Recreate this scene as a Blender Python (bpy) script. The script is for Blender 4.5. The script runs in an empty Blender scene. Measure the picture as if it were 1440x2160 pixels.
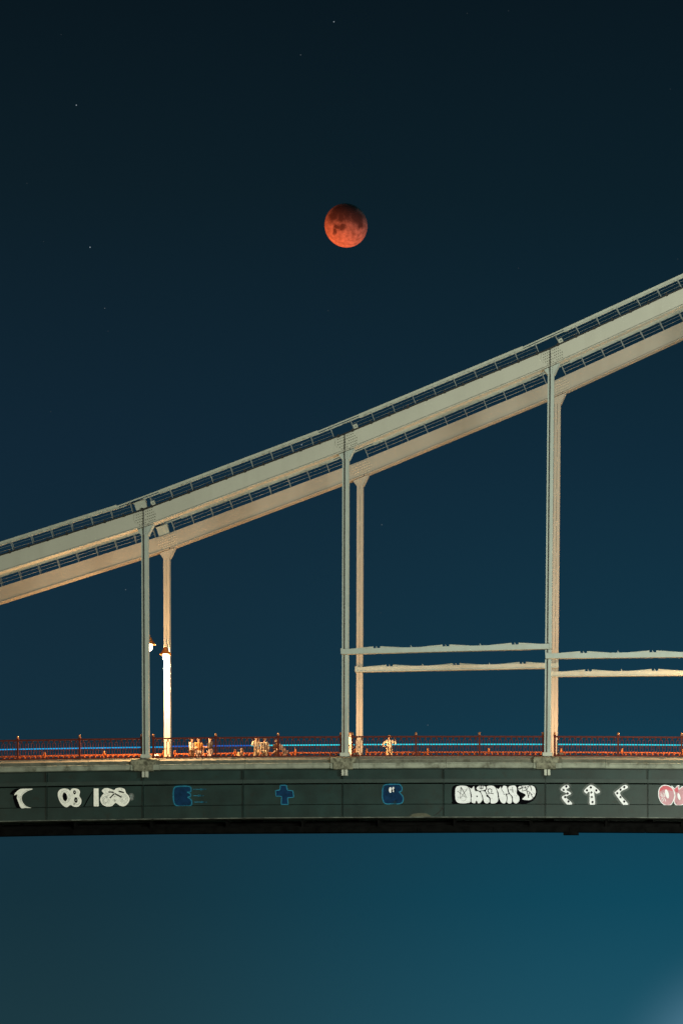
import bpy, bmesh, math, random
from mathutils import Vector, Matrix
from mathutils.geometry import tessellate_polygon

R = math.radians
rnd = random.Random(7)
sc = bpy.context.scene
COL = sc.collection

# ------------------------------------------------------------------ camera
# metres: X along the bridge, Y across it (away from the camera), Z up
CAM = Vector((20.25, -179.2, -20.675))
cam_d = bpy.data.cameras.new('camera')
cam = bpy.data.objects.new('camera', cam_d)
COL.objects.link(cam)
cam.location = CAM
cam.rotation_euler = (R(90), 0, 0)
cam_d.sensor_fit = 'HORIZONTAL'
cam_d.sensor_width = 24.0
cam_d.lens = 119.47            # long lens, upright, with a shifted frame (no converging verticals)
cam_d.shift_x = -0.5625
cam_d.shift_y = 0.9375
cam_d.clip_start = 1.0
cam_d.clip_end = 80000.0
sc.camera = cam

# ------------------------------------------------------------------ world: night sky
world = bpy.data.worlds.new('World')
sc.world = world
world.use_nodes = True
wn, wl = world.node_tree.nodes, world.node_tree.links
wn.clear()
out = wn.new('ShaderNodeOutputWorld')
bg_sky = wn.new('ShaderNodeBackground')
bg_glow = wn.new('ShaderNodeBackground')
add = wn.new('ShaderNodeAddShader')
sky = wn.new('ShaderNodeTexSky')
sky.sky_type = 'NISHITA'
sky.sun_disc = False
sky.sun_elevation = R(-73)     # the sun stands far below the horizon
sky.sun_rotation = R(250)
wl.new(sky.outputs[0], bg_sky.inputs[0])
bg_sky.inputs[1].default_value = 0.05
tc = wn.new('ShaderNodeTexCoord')
sep = wn.new('ShaderNodeSeparateXYZ')
wl.new(tc.outputs['Generated'], sep.inputs[0])


def lin(c):
    return tuple(((v / 255) / 12.92 if v / 255 <= 0.04045 else ((v / 255 + 0.055) / 1.055) ** 2.4) for v in c)


def wramp(stops):
    r = wn.new('ShaderNodeValToRGB')
    cr = r.color_ramp
    cr.interpolation = 'LINEAR'
    while len(cr.elements) < len(stops):
        cr.elements.new(0.5)
    for e, (p, c) in zip(cr.elements, stops):
        e.position = p
        e.color = (*lin(c), 1)
    wl.new(sep.outputs['Z'], r.inputs[0])
    return r


# light pollution: brighter and bluer towards the horizon, more so on the city side (+X)
rampA = wramp([(0.0, (29, 58, 68)), (0.04, (27, 55, 64)), (0.075, (21, 49, 60)), (0.13, (20, 47, 62)), (0.20, (17, 39, 54)), (0.27, (13, 30, 39)), (0.34, (8, 20, 27)), (0.6, (6, 16, 22))])
rampB = wramp([(0.0, (40, 92, 112)), (0.04, (28, 82, 101)), (0.075, (15, 72, 92)), (0.13, (19, 56, 74)), (0.20, (16, 43, 59)), (0.27, (12, 32, 42)), (0.34, (9, 22, 30)), (0.6, (6, 16, 22))])
mr = wn.new('ShaderNodeMapRange')
mr.inputs['From Min'].default_value = -0.21
mr.inputs['From Max'].default_value = 0.0
mr.interpolation_type = 'SMOOTHSTEP'
wl.new(sep.outputs['X'], mr.inputs['Value'])
mixw = wn.new('ShaderNodeMix')
mixw.data_type = 'RGBA'
wl.new(mr.outputs[0], mixw.inputs['Factor'])
wl.new(rampA.outputs[0], mixw.inputs['A'])
wl.new(rampB.outputs[0], mixw.inputs['B'])
# lamp glare painted into the sky low over the horizon at the right
dot = wn.new('ShaderNodeVectorMath')
dot.operation = 'DISTANCE'
wl.new(tc.outputs['Generated'], dot.inputs[0])
dot.inputs[1].default_value = (0.010, 0.9997, 0.016)
mg = wn.new('ShaderNodeMapRange')
mg.interpolation_type = 'SMOOTHERSTEP'
mg.inputs['From Min'].default_value = 0.004
mg.inputs['From Max'].default_value = 0.053
mg.inputs['To Min'].default_value = 1.0
mg.inputs['To Max'].default_value = 0.0
wl.new(dot.outputs['Value'], mg.inputs['Value'])
mixg = wn.new('ShaderNodeMix')
mixg.data_type = 'RGBA'
wl.new(mg.outputs[0], mixg.inputs['Factor'])
wl.new(mixw.outputs['Result'], mixg.inputs['A'])
mixg.inputs['B'].default_value = (*lin((96, 138, 162)), 1)
wl.new(mixg.outputs['Result'], bg_glow.inputs[0])
bg_glow.inputs[1].default_value = 1.0
wl.new(bg_sky.outputs[0], add.inputs[0])
wl.new(bg_glow.outputs[0], add.inputs[1])
wl.new(add.outputs[0], out.inputs[0])

# ------------------------------------------------------------------ sun: below the horizon, reddened, reaching only the eclipsed moon
SUN_DIR = Vector((-0.33, -0.03, -0.94)).normalized()      # towards the sun
sun_d = bpy.data.lights.new('sun', 'SUN')
sun_d.energy = 4.8
sun_d.angle = R(130)
sun_d.color = (1.0, 0.160, 0.030)
sun = bpy.data.objects.new('sun', sun_d)
sun.rotation_euler = (-SUN_DIR).to_track_quat('-Z', 'Y').to_euler()
COL.objects.link(sun)

sc.view_settings.view_transform = 'Standard'
sc.view_settings.look = 'None'
sc.view_settings.exposure = 0.0
sc.view_settings.gamma = 1.0
sc.view_settings.use_curve_mapping = False
sc.render.engine = 'CYCLES'
sc.cycles.use_denoising = True
sc.cycles.max_bounces = 6
sc.cycles.sample_clamp_indirect = 6.0

LAMP_POWER = 9500.0
LAMP_COLOR = (1.0, 0.60, 0.27)
UPLIGHT_POWER = 1700.0
UPLIGHT_COLOR = (1.0, 0.54, 0.24)
FLOODS = [  # street lamps on the bank: x, y, height, watts, colour
    (-46.0, -105.0, 13.5, 25000.0, (1.0, 0.93, 0.62)),
    (24.5, -70.0, 13.5, 85000.0, (0.98, 1.0, 0.77)),
    (48.0, -50.0, 26.0, 150000.0, (0.94, 1.0, 0.86)),
]

# ------------------------------------------------------------------ helpers
F = 7168.0


def at(px, py, Y):
    """point of the place at depth Y that the photograph shows at (px, py); positions are taken from image pixels"""
    k = (Y + 179.2) / F
    return Vector((20.25 + (px - 1530.0) * k, Y, -20.675 + (2430.0 - py) * k))


def camber(x):
    return -3.6e-4 * (x - 7.0) ** 2


def deck_z(x):
    return 0.175 + camber(x)


MATS = {}


def mat(name, col, rough=0.6, metal=0.0, scale=3.0, var=0.25, bump=0.0, dark=None, streak=None, emit=None, spec=None):
    """paint, concrete, cloth: base colour broken up by noise, optional stain colour and vertical streaks"""
    m = bpy.data.materials.new(name)
    m.use_nodes = True
    n, l = m.node_tree.nodes, m.node_tree.links
    b = n['Principled BSDF']
    b.inputs['Roughness'].default_value = rough
    b.inputs['Metallic'].default_value = metal
    if spec is not None:
        b.inputs['Specular IOR Level'].default_value = spec
    t = n.new('ShaderNodeTexCoord')
    g = n.new('ShaderNodeNewGeometry')
    no = n.new('ShaderNodeTexNoise')
    no.inputs['Scale'].default_value = scale
    no.inputs['Detail'].default_value = 6
    no.inputs['Roughness'].default_value = 0.65
    l.new(g.outputs['Position'], no.inputs['Vector'])
    r = n.new('ShaderNodeValToRGB')
    r.color_ramp.elements[0].position = 0.32
    r.color_ramp.elements[1].position = 0.68
    lo = tuple(c * (1 - var) for c in col)
    hi = tuple(min(1, c * (1 + var)) for c in col)
    r.color_ramp.elements[0].color = (*lo, 1)
    r.color_ramp.elements[1].color = (*hi, 1)
    l.new(no.outputs['Fac'], r.inputs[0])
    colour = r.outputs[0]
    if dark is not None:
        n2 = n.new('ShaderNodeTexNoise')
        n2.inputs['Scale'].default_value = dark[1]
        n2.inputs['Detail'].default_value = 8
        n2.inputs['Roughness'].default_value = 0.7
        l.new(g.outputs['Position'], n2.inputs['Vector'])
        r2 = n.new('ShaderNodeValToRGB')
        r2.color_ramp.elements[0].position = dark[2]
        r2.color_ramp.elements[1].position = dark[2] + 0.14
        l.new(n2.outputs['Fac'], r2.inputs[0])
        mx = n.new('ShaderNodeMix')
        mx.data_type = 'RGBA'
        l.new(r2.outputs[0], mx.inputs['Factor'])
        l.new(colour, mx.inputs['A'])
        mx.inputs['B'].default_value = (*dark[0], 1)
        colour = mx.outputs['Result']
    if streak is not None:
        mp = n.new('ShaderNodeMapping')
        mp.inputs['Scale'].default_value = (streak[1], streak[1], streak[1] * 0.06)
        l.new(g.outputs['Position'], mp.inputs['Vector'])
        n3 = n.new('ShaderNodeTexNoise')
        n3.inputs['Scale'].default_value = 1.0
        n3.inputs['Detail'].default_value = 5
        l.new(mp.outputs[0], n3.inputs['Vector'])
        r3 = n.new('ShaderNodeValToRGB')
        r3.color_ramp.elements[0].position = 0.5
        r3.color_ramp.elements[1].position = 0.75
        l.new(n3.outputs['Fac'], r3.inputs[0])
        mu = n.new('ShaderNodeMath')
        mu.operation = 'MULTIPLY'
        mu.inputs[1].default_value = streak[2]
        l.new(r3.outputs[0], mu.inputs[0])
        mx = n.new('ShaderNodeMix')
        mx.data_type = 'RGBA'
        l.new(mu.outputs[0], mx.inputs['Factor'])
        l.new(colour, mx.inputs['A'])
        mx.inputs['B'].default_value = (*streak[0], 1)
        colour = mx.outputs['Result']
    l.new(colour, b.inputs['Base Color'])
    if bump:
        bp = n.new('ShaderNodeBump')
        bp.inputs['Strength'].default_value = bump
        bp.inputs['Distance'].default_value = 0.02
        n4 = n.new('ShaderNodeTexNoise')
        n4.inputs['Scale'].default_value = scale * 6
        n4.inputs['Detail'].default_value = 5
        l.new(g.outputs['Position'], n4.inputs['Vector'])
        l.new(n4.outputs['Fac'], bp.inputs['Height'])
        l.new(bp.outputs[0], b.inputs['Normal'])
    if emit is not None:
        b.inputs['Emission Color'].default_value = (*emit[0], 1)
        b.inputs['Emission Strength'].default_value = emit[1]
    MATS[name] = m
    return m


mat('steel_paint', (0.325, 0.318, 0.272), 0.55, 0, 0.5, 0.04, 0.02, streak=((0.25, 0.24, 0.20), 2.0, 0.25))
mat('rear_light_tint', (0.285, 0.250, 0.205), 0.55, 0, 0.5, 0.05, 0.02, streak=((0.24, 0.20, 0.155), 2.0, 0.3))  # steel paint dimmed and warmed: light on the rear plane put into the colour
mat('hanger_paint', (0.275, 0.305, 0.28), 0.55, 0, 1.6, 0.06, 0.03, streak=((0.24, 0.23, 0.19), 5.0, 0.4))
mat('rail_paint', (0.30, 0.31, 0.265), 0.5, 0, 3.0, 0.12)
mat('galvanised', (0.22, 0.24, 0.23), 0.45, 0.4, 4.0, 0.15)
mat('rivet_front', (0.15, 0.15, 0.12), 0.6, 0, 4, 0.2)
mat('rivet_rear_lit', (0.38, 0.33, 0.26), 0.5, 0, 4, 0.2)  # paler copy of the front rivets, highlights from below painted in
mat('black_cable', (0.006, 0.006, 0.006), 0.6, 0, 6, 0.2)
mat('girder_paint', (0.0065, 0.0195, 0.0185), 0.36, 0, 0.7, 0.36, 0.05, dark=((0.008, 0.012, 0.010), 2.3, 0.56), streak=((0.013, 0.027, 0.025), 2.2, 0.4), spec=0.32)
mat('girder_flange', (0.016, 0.029, 0.027), 0.42, 0, 2.0, 0.2, 0.05, dark=((0.08, 0.09, 0.075), 3.0, 0.70), spec=0.3)
mat('flange_edge', (0.075, 0.085, 0.072), 0.6, 0, 2.2, 0.5, 0.1, dark=((0.012, 0.014, 0.012), 1.6, 0.46))
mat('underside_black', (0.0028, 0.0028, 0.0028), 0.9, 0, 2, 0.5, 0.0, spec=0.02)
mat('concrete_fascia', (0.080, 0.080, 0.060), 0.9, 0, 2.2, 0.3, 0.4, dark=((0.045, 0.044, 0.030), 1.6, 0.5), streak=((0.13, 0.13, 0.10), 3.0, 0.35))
mat('concrete_moulding', (0.175, 0.185, 0.15), 0.85, 0, 1.7, 0.3, 0.35, dark=((0.07, 0.07, 0.05), 1.3, 0.53), streak=((0.25, 0.26, 0.22), 2.0, 0.5))
mat('concrete_stained', (0.15, 0.145, 0.105), 0.9, 0, 5.0, 0.4, 0.5, dark=((0.045, 0.042, 0.026), 4.0, 0.47))
mat('concrete_lamplit', (0.16, 0.145, 0.115), 0.85, 0, 3.0, 0.2, 0.2)  # paler than the fascia: lamplight on the kerb put into the colour
mat('walkway', (0.30, 0.22, 0.15), 0.85, 0, 2.0, 0.15, 0.1)
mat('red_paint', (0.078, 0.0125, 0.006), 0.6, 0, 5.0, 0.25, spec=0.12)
mat('red_paint_lamplit', (0.25, 0.060, 0.014), 0.6, 0, 5.0, 0.25, spec=0.12)  # red paint brightened towards orange, lamp glow put into the colour
mat('gilded_cap', (0.26, 0.10, 0.025), 0.4, 0.3, 6.0, 0.2)
mat('lamp_metal', (0.22, 0.08, 0.02), 0.4, 0.5, 6.0, 0.2)
mat('graffiti_white', (0.74, 0.72, 0.68), 0.7, 0, 6.0, 0.10, dark=((0.50, 0.50, 0.45), 7.0, 0.58))
mat('graffiti_bright', (0.62, 0.62, 0.66), 0.7, 0, 6.0, 0.08, dark=((0.56, 0.58, 0.53), 5.0, 0.62))
mat('graffiti_black', (0.002, 0.002, 0.003), 0.9, 0, 6.0, 0.2, spec=0.02)
mat('graffiti_navy', (0.003, 0.020, 0.058), 0.8, 0, 4.0, 0.3, spec=0.08)
mat('graffiti_cyan', (0.010, 0.13, 0.22), 0.7, 0, 6.0, 0.3, spec=0.2)
mat('graffiti_grey', (0.17, 0.21, 0.21), 0.7, 0, 6.0, 0.25)
mat('graffiti_pink', (0.42, 0.21, 0.25), 0.7, 0, 3.0, 0.15)
mat('graffiti_red', (0.45, 0.085, 0.11), 0.7, 0, 3.0, 0.2)
mat('dirt_patch', (0.055, 0.055, 0.037), 0.9, 0, 6.0, 0.3)
mat('skin', (0.33, 0.18, 0.11), 0.55, 0, 8.0, 0.08)
mat('hair_brown', (0.05, 0.025, 0.012), 0.6, 0, 20.0, 0.3)
mat('cloth_white', (0.34, 0.29, 0.22), 0.9, 0, 6.0, 0.08)
mat('cloth_cream', (0.26, 0.19, 0.11), 0.9, 0, 6.0, 0.1)
mat('cloth_amber', (0.24, 0.10, 0.022), 0.9, 0, 6.0, 0.12)
mat('cloth_black', (0.012, 0.012, 0.013), 0.9, 0, 6.0, 0.2)
mat('cloth_pale', (0.20, 0.155, 0.14), 0.9, 0, 6.0, 0.1)
mat('cloth_brown', (0.06, 0.027, 0.012), 0.9, 0, 6.0, 0.2)
mat('shoe', (0.25, 0.22, 0.2), 0.7, 0, 6.0, 0.2)
mat('grass', (0.035, 0.055, 0.02), 0.95, 0, 0.6, 0.4, 0.3)
mat('mast_metal', (0.20, 0.21, 0.21), 0.5, 0.6, 4.0, 0.15)
mat('lamp_glass', (0.9, 0.85, 0.75), 0.3, 0, 4, 0.02, emit=((1.0, 0.86, 0.62), 14.0))
mat('flood_glass', (0.9, 0.9, 0.85), 0.3, 0, 4, 0.02, emit=((1.0, 1.0, 0.88), 20.0))
mat('trail_blue', (0.0, 0.0, 0.0), 1.0, 0, 4, 0.02, spec=0.0, emit=((0.004, 0.42, 0.92), 1.0))  # glow of the added light trail, no fitting hangs there
mat('trail_deep', (0.0, 0.0, 0.0), 1.0, 0, 4, 0.02, spec=0.0, emit=((0.012, 0.13, 0.62), 1.0))
mat('trail_cyan', (0.0, 0.0, 0.0), 1.0, 0, 4, 0.02, spec=0.0, emit=((0.03, 0.80, 0.95), 1.0))
for i, s in enumerate((0.06, 0.14, 0.36)):
    mat('star_glow_%d' % i, (0.0, 0.0, 0.0), 1.0, 0, 1, 0.0, spec=0.0, emit=((0.75, 0.9, 1.0), s))


def worn(name, amount, scale, alpha=1.0):
    """spray paint: flaked away in spots, or a thin see-through mist of overspray"""
    m_ = MATS[name]
    n_, l_ = m_.node_tree.nodes, m_.node_tree.links
    o_ = n_['Material Output']
    g_ = n_.new('ShaderNodeNewGeometry')
    t_ = n_.new('ShaderNodeTexNoise')
    t_.inputs['Scale'].default_value = scale
    t_.inputs['Detail'].default_value = 8
    t_.inputs['Roughness'].default_value = 0.7
    l_.new(g_.outputs['Position'], t_.inputs['Vector'])
    r_ = n_.new('ShaderNodeMapRange')
    r_.inputs['From Min'].default_value = amount
    r_.inputs['From Max'].default_value = amount + 0.10
    r_.inputs['To Min'].default_value = alpha
    r_.inputs['To Max'].default_value = alpha * 0.25
    l_.new(t_.outputs['Fac'], r_.inputs['Value'])
    l_.new(r_.outputs[0], n_['Principled BSDF'].inputs['Alpha'])


mat('overspray_white', (0.60, 0.60, 0.60), 0.8, 0, 6, 0.1, spec=0.0)
mat('overspray_cyan', (0.010, 0.13, 0.22), 0.8, 0, 6, 0.1, spec=0.0)
for nm_ in ('graffiti_white', 'graffiti_bright', 'graffiti_pink', 'graffiti_red'):
    worn(nm_, 0.60, 4.0)
for nm_ in ('graffiti_black', 'graffiti_navy', 'graffiti_cyan'):
    worn(nm_, 0.56, 3.0)
worn('graffiti_grey', 0.45, 5.0, 0.8)
worn('overspray_white', 0.5, 5.0, 0.09)
worn('overspray_cyan', 0.5, 5.0, 0.22)


class MB:
    """collects geometry for one mesh object"""

    def __init__(s):
        s.v, s.f = [], []

    def add(s, vs, fs):
        o = len(s.v)
        s.v += [tuple(v) for v in vs]
        s.f += [tuple(i + o for i in f) for f in fs]
        return s

    def box(s, x0, x1, y0, y1, z0, z1):
        return s.add([(x0, y0, z0), (x1, y0, z0), (x1, y1, z0), (x0, y1, z0), (x0, y0, z1), (x1, y0, z1), (x1, y1, z1), (x0, y1, z1)],
                     [(0, 3, 2, 1), (4, 5, 6, 7), (0, 1, 5, 4), (1, 2, 6, 5), (2, 3, 7, 6), (3, 0, 4, 7)])

    def prism(s, poly, y0, y1):
        """poly = convex (x, z) outline extruded from y0 to y1"""
        n = len(poly)
        vs = [(x, y0, z) for x, z in poly] + [(x, y1, z) for x, z in poly]
        fs = [tuple(range(n)), tuple(range(2 * n - 1, n - 1, -1))]
        fs += [(i, i + n, (i + 1) % n + n, (i + 1) % n) for i in range(n)]
        return s.add(vs, fs)

    def profile(s, x0, x1, prof, zf):
        """(y, z) outline swept from x0 to x1, lifted by zf at each end"""
        n = len(prof)
        vs = [(x0, y, z + zf(x0)) for y, z in prof] + [(x1, y, z + zf(x1)) for y, z in prof]
        fs = [tuple(range(n)), tuple(range(2 * n - 1, n - 1, -1))]
        fs += [(i, (i + 1) % n, (i + 1) % n + n, i + n) for i in range(n)]
        return s.add(vs, fs)

    def bar(s, a, b, wy, h, off=0.0):
        """box from a to b in an XZ plane: wy across (Y), h perpendicular, centred"""
        a, b = Vector(a), Vector(b)
        d = (b - a).normalized()
        nrm = Vector((-d.z, 0, d.x))
        vs = []
        for p in (a, b):
            for sy in (-1, 1):
                for sh in (-1, 1):
                    vs.append(p + Vector((0, sy * wy / 2, 0)) + nrm * (off + sh * h / 2))
        return s.add(vs, [(0, 1, 3, 2), (4, 6, 7, 5), (0, 4, 5, 1), (2, 3, 7, 6), (0, 2, 6, 4), (1, 5, 7, 3)])

    def tube(s, pts, r, n=6):
        pts = [Vector(p) for p in pts]
        rings = []
        for i, p in enumerate(pts):
            d = (pts[min(i + 1, len(pts) - 1)] - pts[max(i - 1, 0)]).normalized()
            u = d.cross(Vector((0, 0, 1)) if abs(d.z) < 0.9 else Vector((1, 0, 0))).normalized()
            w = d.cross(u)
            rr = r[i] if isinstance(r, (list, tuple)) else r
            rings.append([p + (u * math.cos(2 * math.pi * k / n) + w * math.sin(2 * math.pi * k / n)) * rr for k in range(n)])
        vs = [v for ring in rings for v in ring]
        fs = []
        for i in range(len(rings) - 1):
            for k in range(n):
                fs.append((i * n + k, i * n + (k + 1) % n, (i + 1) * n + (k + 1) % n, (i + 1) * n + k))
        fs.append(tuple(range(n))[::-1])
        fs.append(tuple((len(rings) - 1) * n + k for k in range(n)))
        return s.add(vs, fs)

    def lathe(s, c, prof, n=12):
        """(r, z) profile turned about the vertical through c"""
        c = Vector(c)
        vs, fs = [], []
        for r_, z_ in prof:
            for k in range(n):
                vs.append(c + Vector((r_ * math.cos(2 * math.pi * k / n), r_ * math.sin(2 * math.pi * k / n), z_)))
        m = len(prof)
        for i in range(m - 1):
            for k in range(n):
                fs.append((i * n + k, i * n + (k + 1) % n, (i + 1) * n + (k + 1) % n, (i + 1) * n + k))
        fs.append(tuple(range(n))[::-1])
        fs.append(tuple((m - 1) * n + k for k in range(n)))
        return s.add(vs, fs)

    def ball(s, c, r, n=8, m=5, sz=1.0):
        prof = [(max(r * math.sin(math.pi * i / m), r * 0.02), -r * sz * math.cos(math.pi * i / m)) for i in range(m + 1)]
        return s.lathe(c, prof, n)

    def mesh(s, name):
        me = bpy.data.meshes.new(name)
        me.from_pydata(s.v, [], s.f)
        me.validate()
        bm = bmesh.new()
        bm.from_mesh(me)
        bmesh.ops.recalc_face_normals(bm, faces=bm.faces)
        bm.to_mesh(me)
        bm.free()
        return me

    def build(s, name, m, parent=None, smooth=False, loc=None):
        me = s.mesh(name)
        me.materials.append(MATS[m])
        if smooth:
            me.shade_smooth()
        return link(name, me, parent, loc)


def link(name, me, parent=None, loc=None):
    o = bpy.data.objects.new(name, me)
    COL.objects.link(o)
    if loc is not None:
        o.location = loc
    if parent is not None:
        o.parent = parent
    return o


def tag(o, label=None, cat=None, group=None, kind=None):
    for k, v in (('label', label), ('category', cat), ('group', group), ('kind', kind)):
        if v:
            o[k] = v
    return o


def thing(name, label, cat, loc=(0, 0, 0), group=None):
    o = bpy.data.objects.new(name, None)
    COL.objects.link(o)
    o.location = loc
    o.empty_display_size = 0.2
    return tag(o, label, cat, group)


# ------------------------------------------------------------------ ground (below the frame; camera stands on it)
GZ = -22.3
mb = MB()
n = 64
mb.add([(5000 * math.cos(2 * math.pi * k / n), 5000 * math.sin(2 * math.pi * k / n), GZ) for k in range(n)], [tuple(range(n))])
tag(mb.build('ground', 'grass'), kind='structure')

# ------------------------------------------------------------------ moon and stars
MOON_D = 30000.0
mp_ = at(729.5, 475, MOON_D - 179.2)
MOON_R = 45.0 / F * MOON_D
bm = bmesh.new()
bmesh.ops.create_icosphere(bm, subdivisions=5, radius=MOON_R)
me = bpy.data.meshes.new('moon')
bm.to_mesh(me)
bm.free()
me.shade_smooth()
moon = link('moon', me, None, mp_)
tag(moon, 'copper red eclipsed full moon high in the dark sky', 'moon')
m = bpy.data.materials.new('moon_rock')
m.use_nodes = True
nn, ll = m.node_tree.nodes, m.node_tree.links
b = nn['Principled BSDF']
b.inputs['Roughness'].default_value = 1.0
b.inputs['Specular IOR Level'].default_value = 0.0
tcm = nn.new('ShaderNodeTexCoord')
vm = nn.new('ShaderNodeVectorMath')
vm.operation = 'SCALE'
vm.inputs['Scale'].default_value = 1.0 / MOON_R
ll.new(tcm.outputs['Object'], vm.inputs[0])
nz = nn.new('ShaderNodeTexNoise')
nz.inputs['Scale'].default_value = 2.6
nz.inputs['Detail'].default_value = 9
nz.inputs['Roughness'].default_value = 0.62
ll.new(vm.outputs[0], nz.inputs['Vector'])
wob = nn.new('ShaderNodeVectorMath')
wob.operation = 'MULTIPLY_ADD'
wob.inputs[1].default_value = (0.55, 0.55, 0.55)
sub = nn.new('ShaderNodeVectorMath')
sub.operation = 'SUBTRACT'
sub.inputs[1].default_value = (0.5, 0.5, 0.5)
ll.new(nz.outputs['Color'], sub.inputs[0])
ll.new(sub.outputs[0], wob.inputs[0])
ll.new(vm.outputs[0], wob.inputs[2])
prev = None
# maria: (x right, z up, radius) on the near face
for (mx_, mz_, mrad) in ((-0.16, 0.52, 0.40), (0.29, 0.54, 0.36), (0.61, 0.19, 0.33), (0.18, 0.26, 0.24), (0.74, -0.15, 0.18), (-0.44, -0.49, 0.115), (-0.08, -0.34, 0.15), (-0.50, 0.22, 0.26), (-0.14, 0.10, 0.20), (-0.30, -0.30, 0.14)):
    yy = -math.sqrt(max(0.02, 1 - mx_ * mx_ - mz_ * mz_))
    dn = nn.new('ShaderNodeVectorMath')
    dn.operation = 'DISTANCE'
    dn.inputs[1].default_value = (mx_, yy, mz_)
    ll.new(wob.outputs[0], dn.inputs[0])
    mr2 = nn.new('ShaderNodeMapRange')
    mr2.interpolation_type = 'SMOOTHSTEP'
    mr2.inputs['From Min'].default_value = mrad * 0.55
    mr2.inputs['From Max'].default_value = mrad * 1.75
    mr2.inputs['To Min'].default_value = 1.0
    mr2.inputs['To Max'].default_value = 0.0
    ll.new(dn.outputs['Value'], mr2.inputs['Value'])
    if prev is None:
        prev = mr2.outputs[0]
    else:
        mxn = nn.new('ShaderNodeMath')
        mxn.operation = 'MAXIMUM'
        ll.new(prev, mxn.inputs[0])
        ll.new(mr2.outputs[0], mxn.inputs[1])
        prev = mxn.outputs[0]
hl = nn.new('ShaderNodeValToRGB')
hl.color_ramp.elements[0].color = (0.38, 0.28, 0.20, 1)
hl.color_ramp.elements[1].color = (0.74, 0.55, 0.40, 1)
hl.color_ramp.elements[0].position = 0.3
hl.color_ramp.elements[1].position = 0.7
nz2 = nn.new('ShaderNodeTexNoise')
nz2.inputs['Scale'].default_value = 6.0
nz2.inputs['Detail'].default_value = 8
ll.new(vm.outputs[0], nz2.inputs['Vector'])
ll.new(nz2.outputs['Fac'], hl.inputs[0])
mm = nn.new('ShaderNodeMix')
mm.data_type = 'RGBA'
ll.new(prev, mm.inputs['Factor'])
ll.new(hl.outputs[0], mm.inputs['A'])
mm.inputs['B'].default_value = (0.17, 0.12, 0.09, 1)
ll.new(mm.outputs['Result'], b.inputs['Base Color'])
moon.data.materials.append(m)

STARS = [
    (704, 45, 2, 'bright star near the top edge straight above the moon'),
    (634, 115, 1, 'faint star above and left of the moon near the top'),
    (161, 221, 2, 'bright star in the upper left part of the sky'),
    (57, 386, 0, 'faint star near the left edge level with the moon\'s top'),
    (190, 521, 2, 'bright star far left of the moon just below its level'),
    (221, 650, 1, 'star halfway between the moon\'s level and the left chain'),
    (129, 72, 0, 'faint star close to the top left corner'),
    (1072, 22, 0, 'faint star at the top edge right of the moon'),
    (985, 27, 0, 'very faint star at the top edge nearest the moon\'s right'),
    (1413, 187, 0, 'faint star by the right edge high above the chain'),
    (92, 509, 0, 'faint star by the left edge just below the moon\'s level'),
    (1093, 565, 0, 'faint star right of the moon above the rising chain'),
    (1429, 546, 0, 'faint star at the right edge just above the chain rail'),
    (228, 698, 0, 'lowest faint star in the left sky above the chain'),
    (692, 655, 0, 'faint star below the moon above the middle hanger'),
    (107, 868, 0, 'faint star over the left end of the chain'),
    (805, 1107, 1, 'star below the chain right of the middle hangers'),
    (803, 1293, 0, 'faint star above the horizontal beam right of middle hangers'),
    (902, 1530, 1, 'star just above the deck railing right of the middle hangers'),
    (265, 1244, 1, 'star under the chain left of the left hangers'),
    (636, 938, 2, 'bright star seen through the catwalk railing left of middle hanger'),
]
for px, py, s, lab in STARS:
    r_ = (2.6, 3.4, 4.2)[s]
    o = MB().ball((0, 0, 0), r_, 8, 6).build('star', 'star_glow_%d' % s, None, True, at(px, py, 25000))
    tag(o, lab, 'star', 'stars in the night sky')

# ------------------------------------------------------------------ the two chains, their hangers and catwalk railings
W = 7.0                       # distance between the two suspension planes
NODES_PX = [(-540, 1327), (-118, 1210.6), (302, 1077), (726, 917), (1159, 737), (1588, 540), (2020, 324)]
NODES = [at(x, y, -0.25) for x, y in NODES_PX]           # top edge of the chain over each hanger
FOOT_DX = {1: 0.08, 2: 0.055, 3: -0.04, 4: -0.19, 5: -0.25}  # foot shifts that tilt each hanger to its lean in image pixels
CH = 0.77                     # depth of the chain box
CWID = 0.5
PLACE = {1: 'beyond the left edge', 2: 'left', 3: 'middle', 4: 'right', 5: 'beyond the right edge'}


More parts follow.
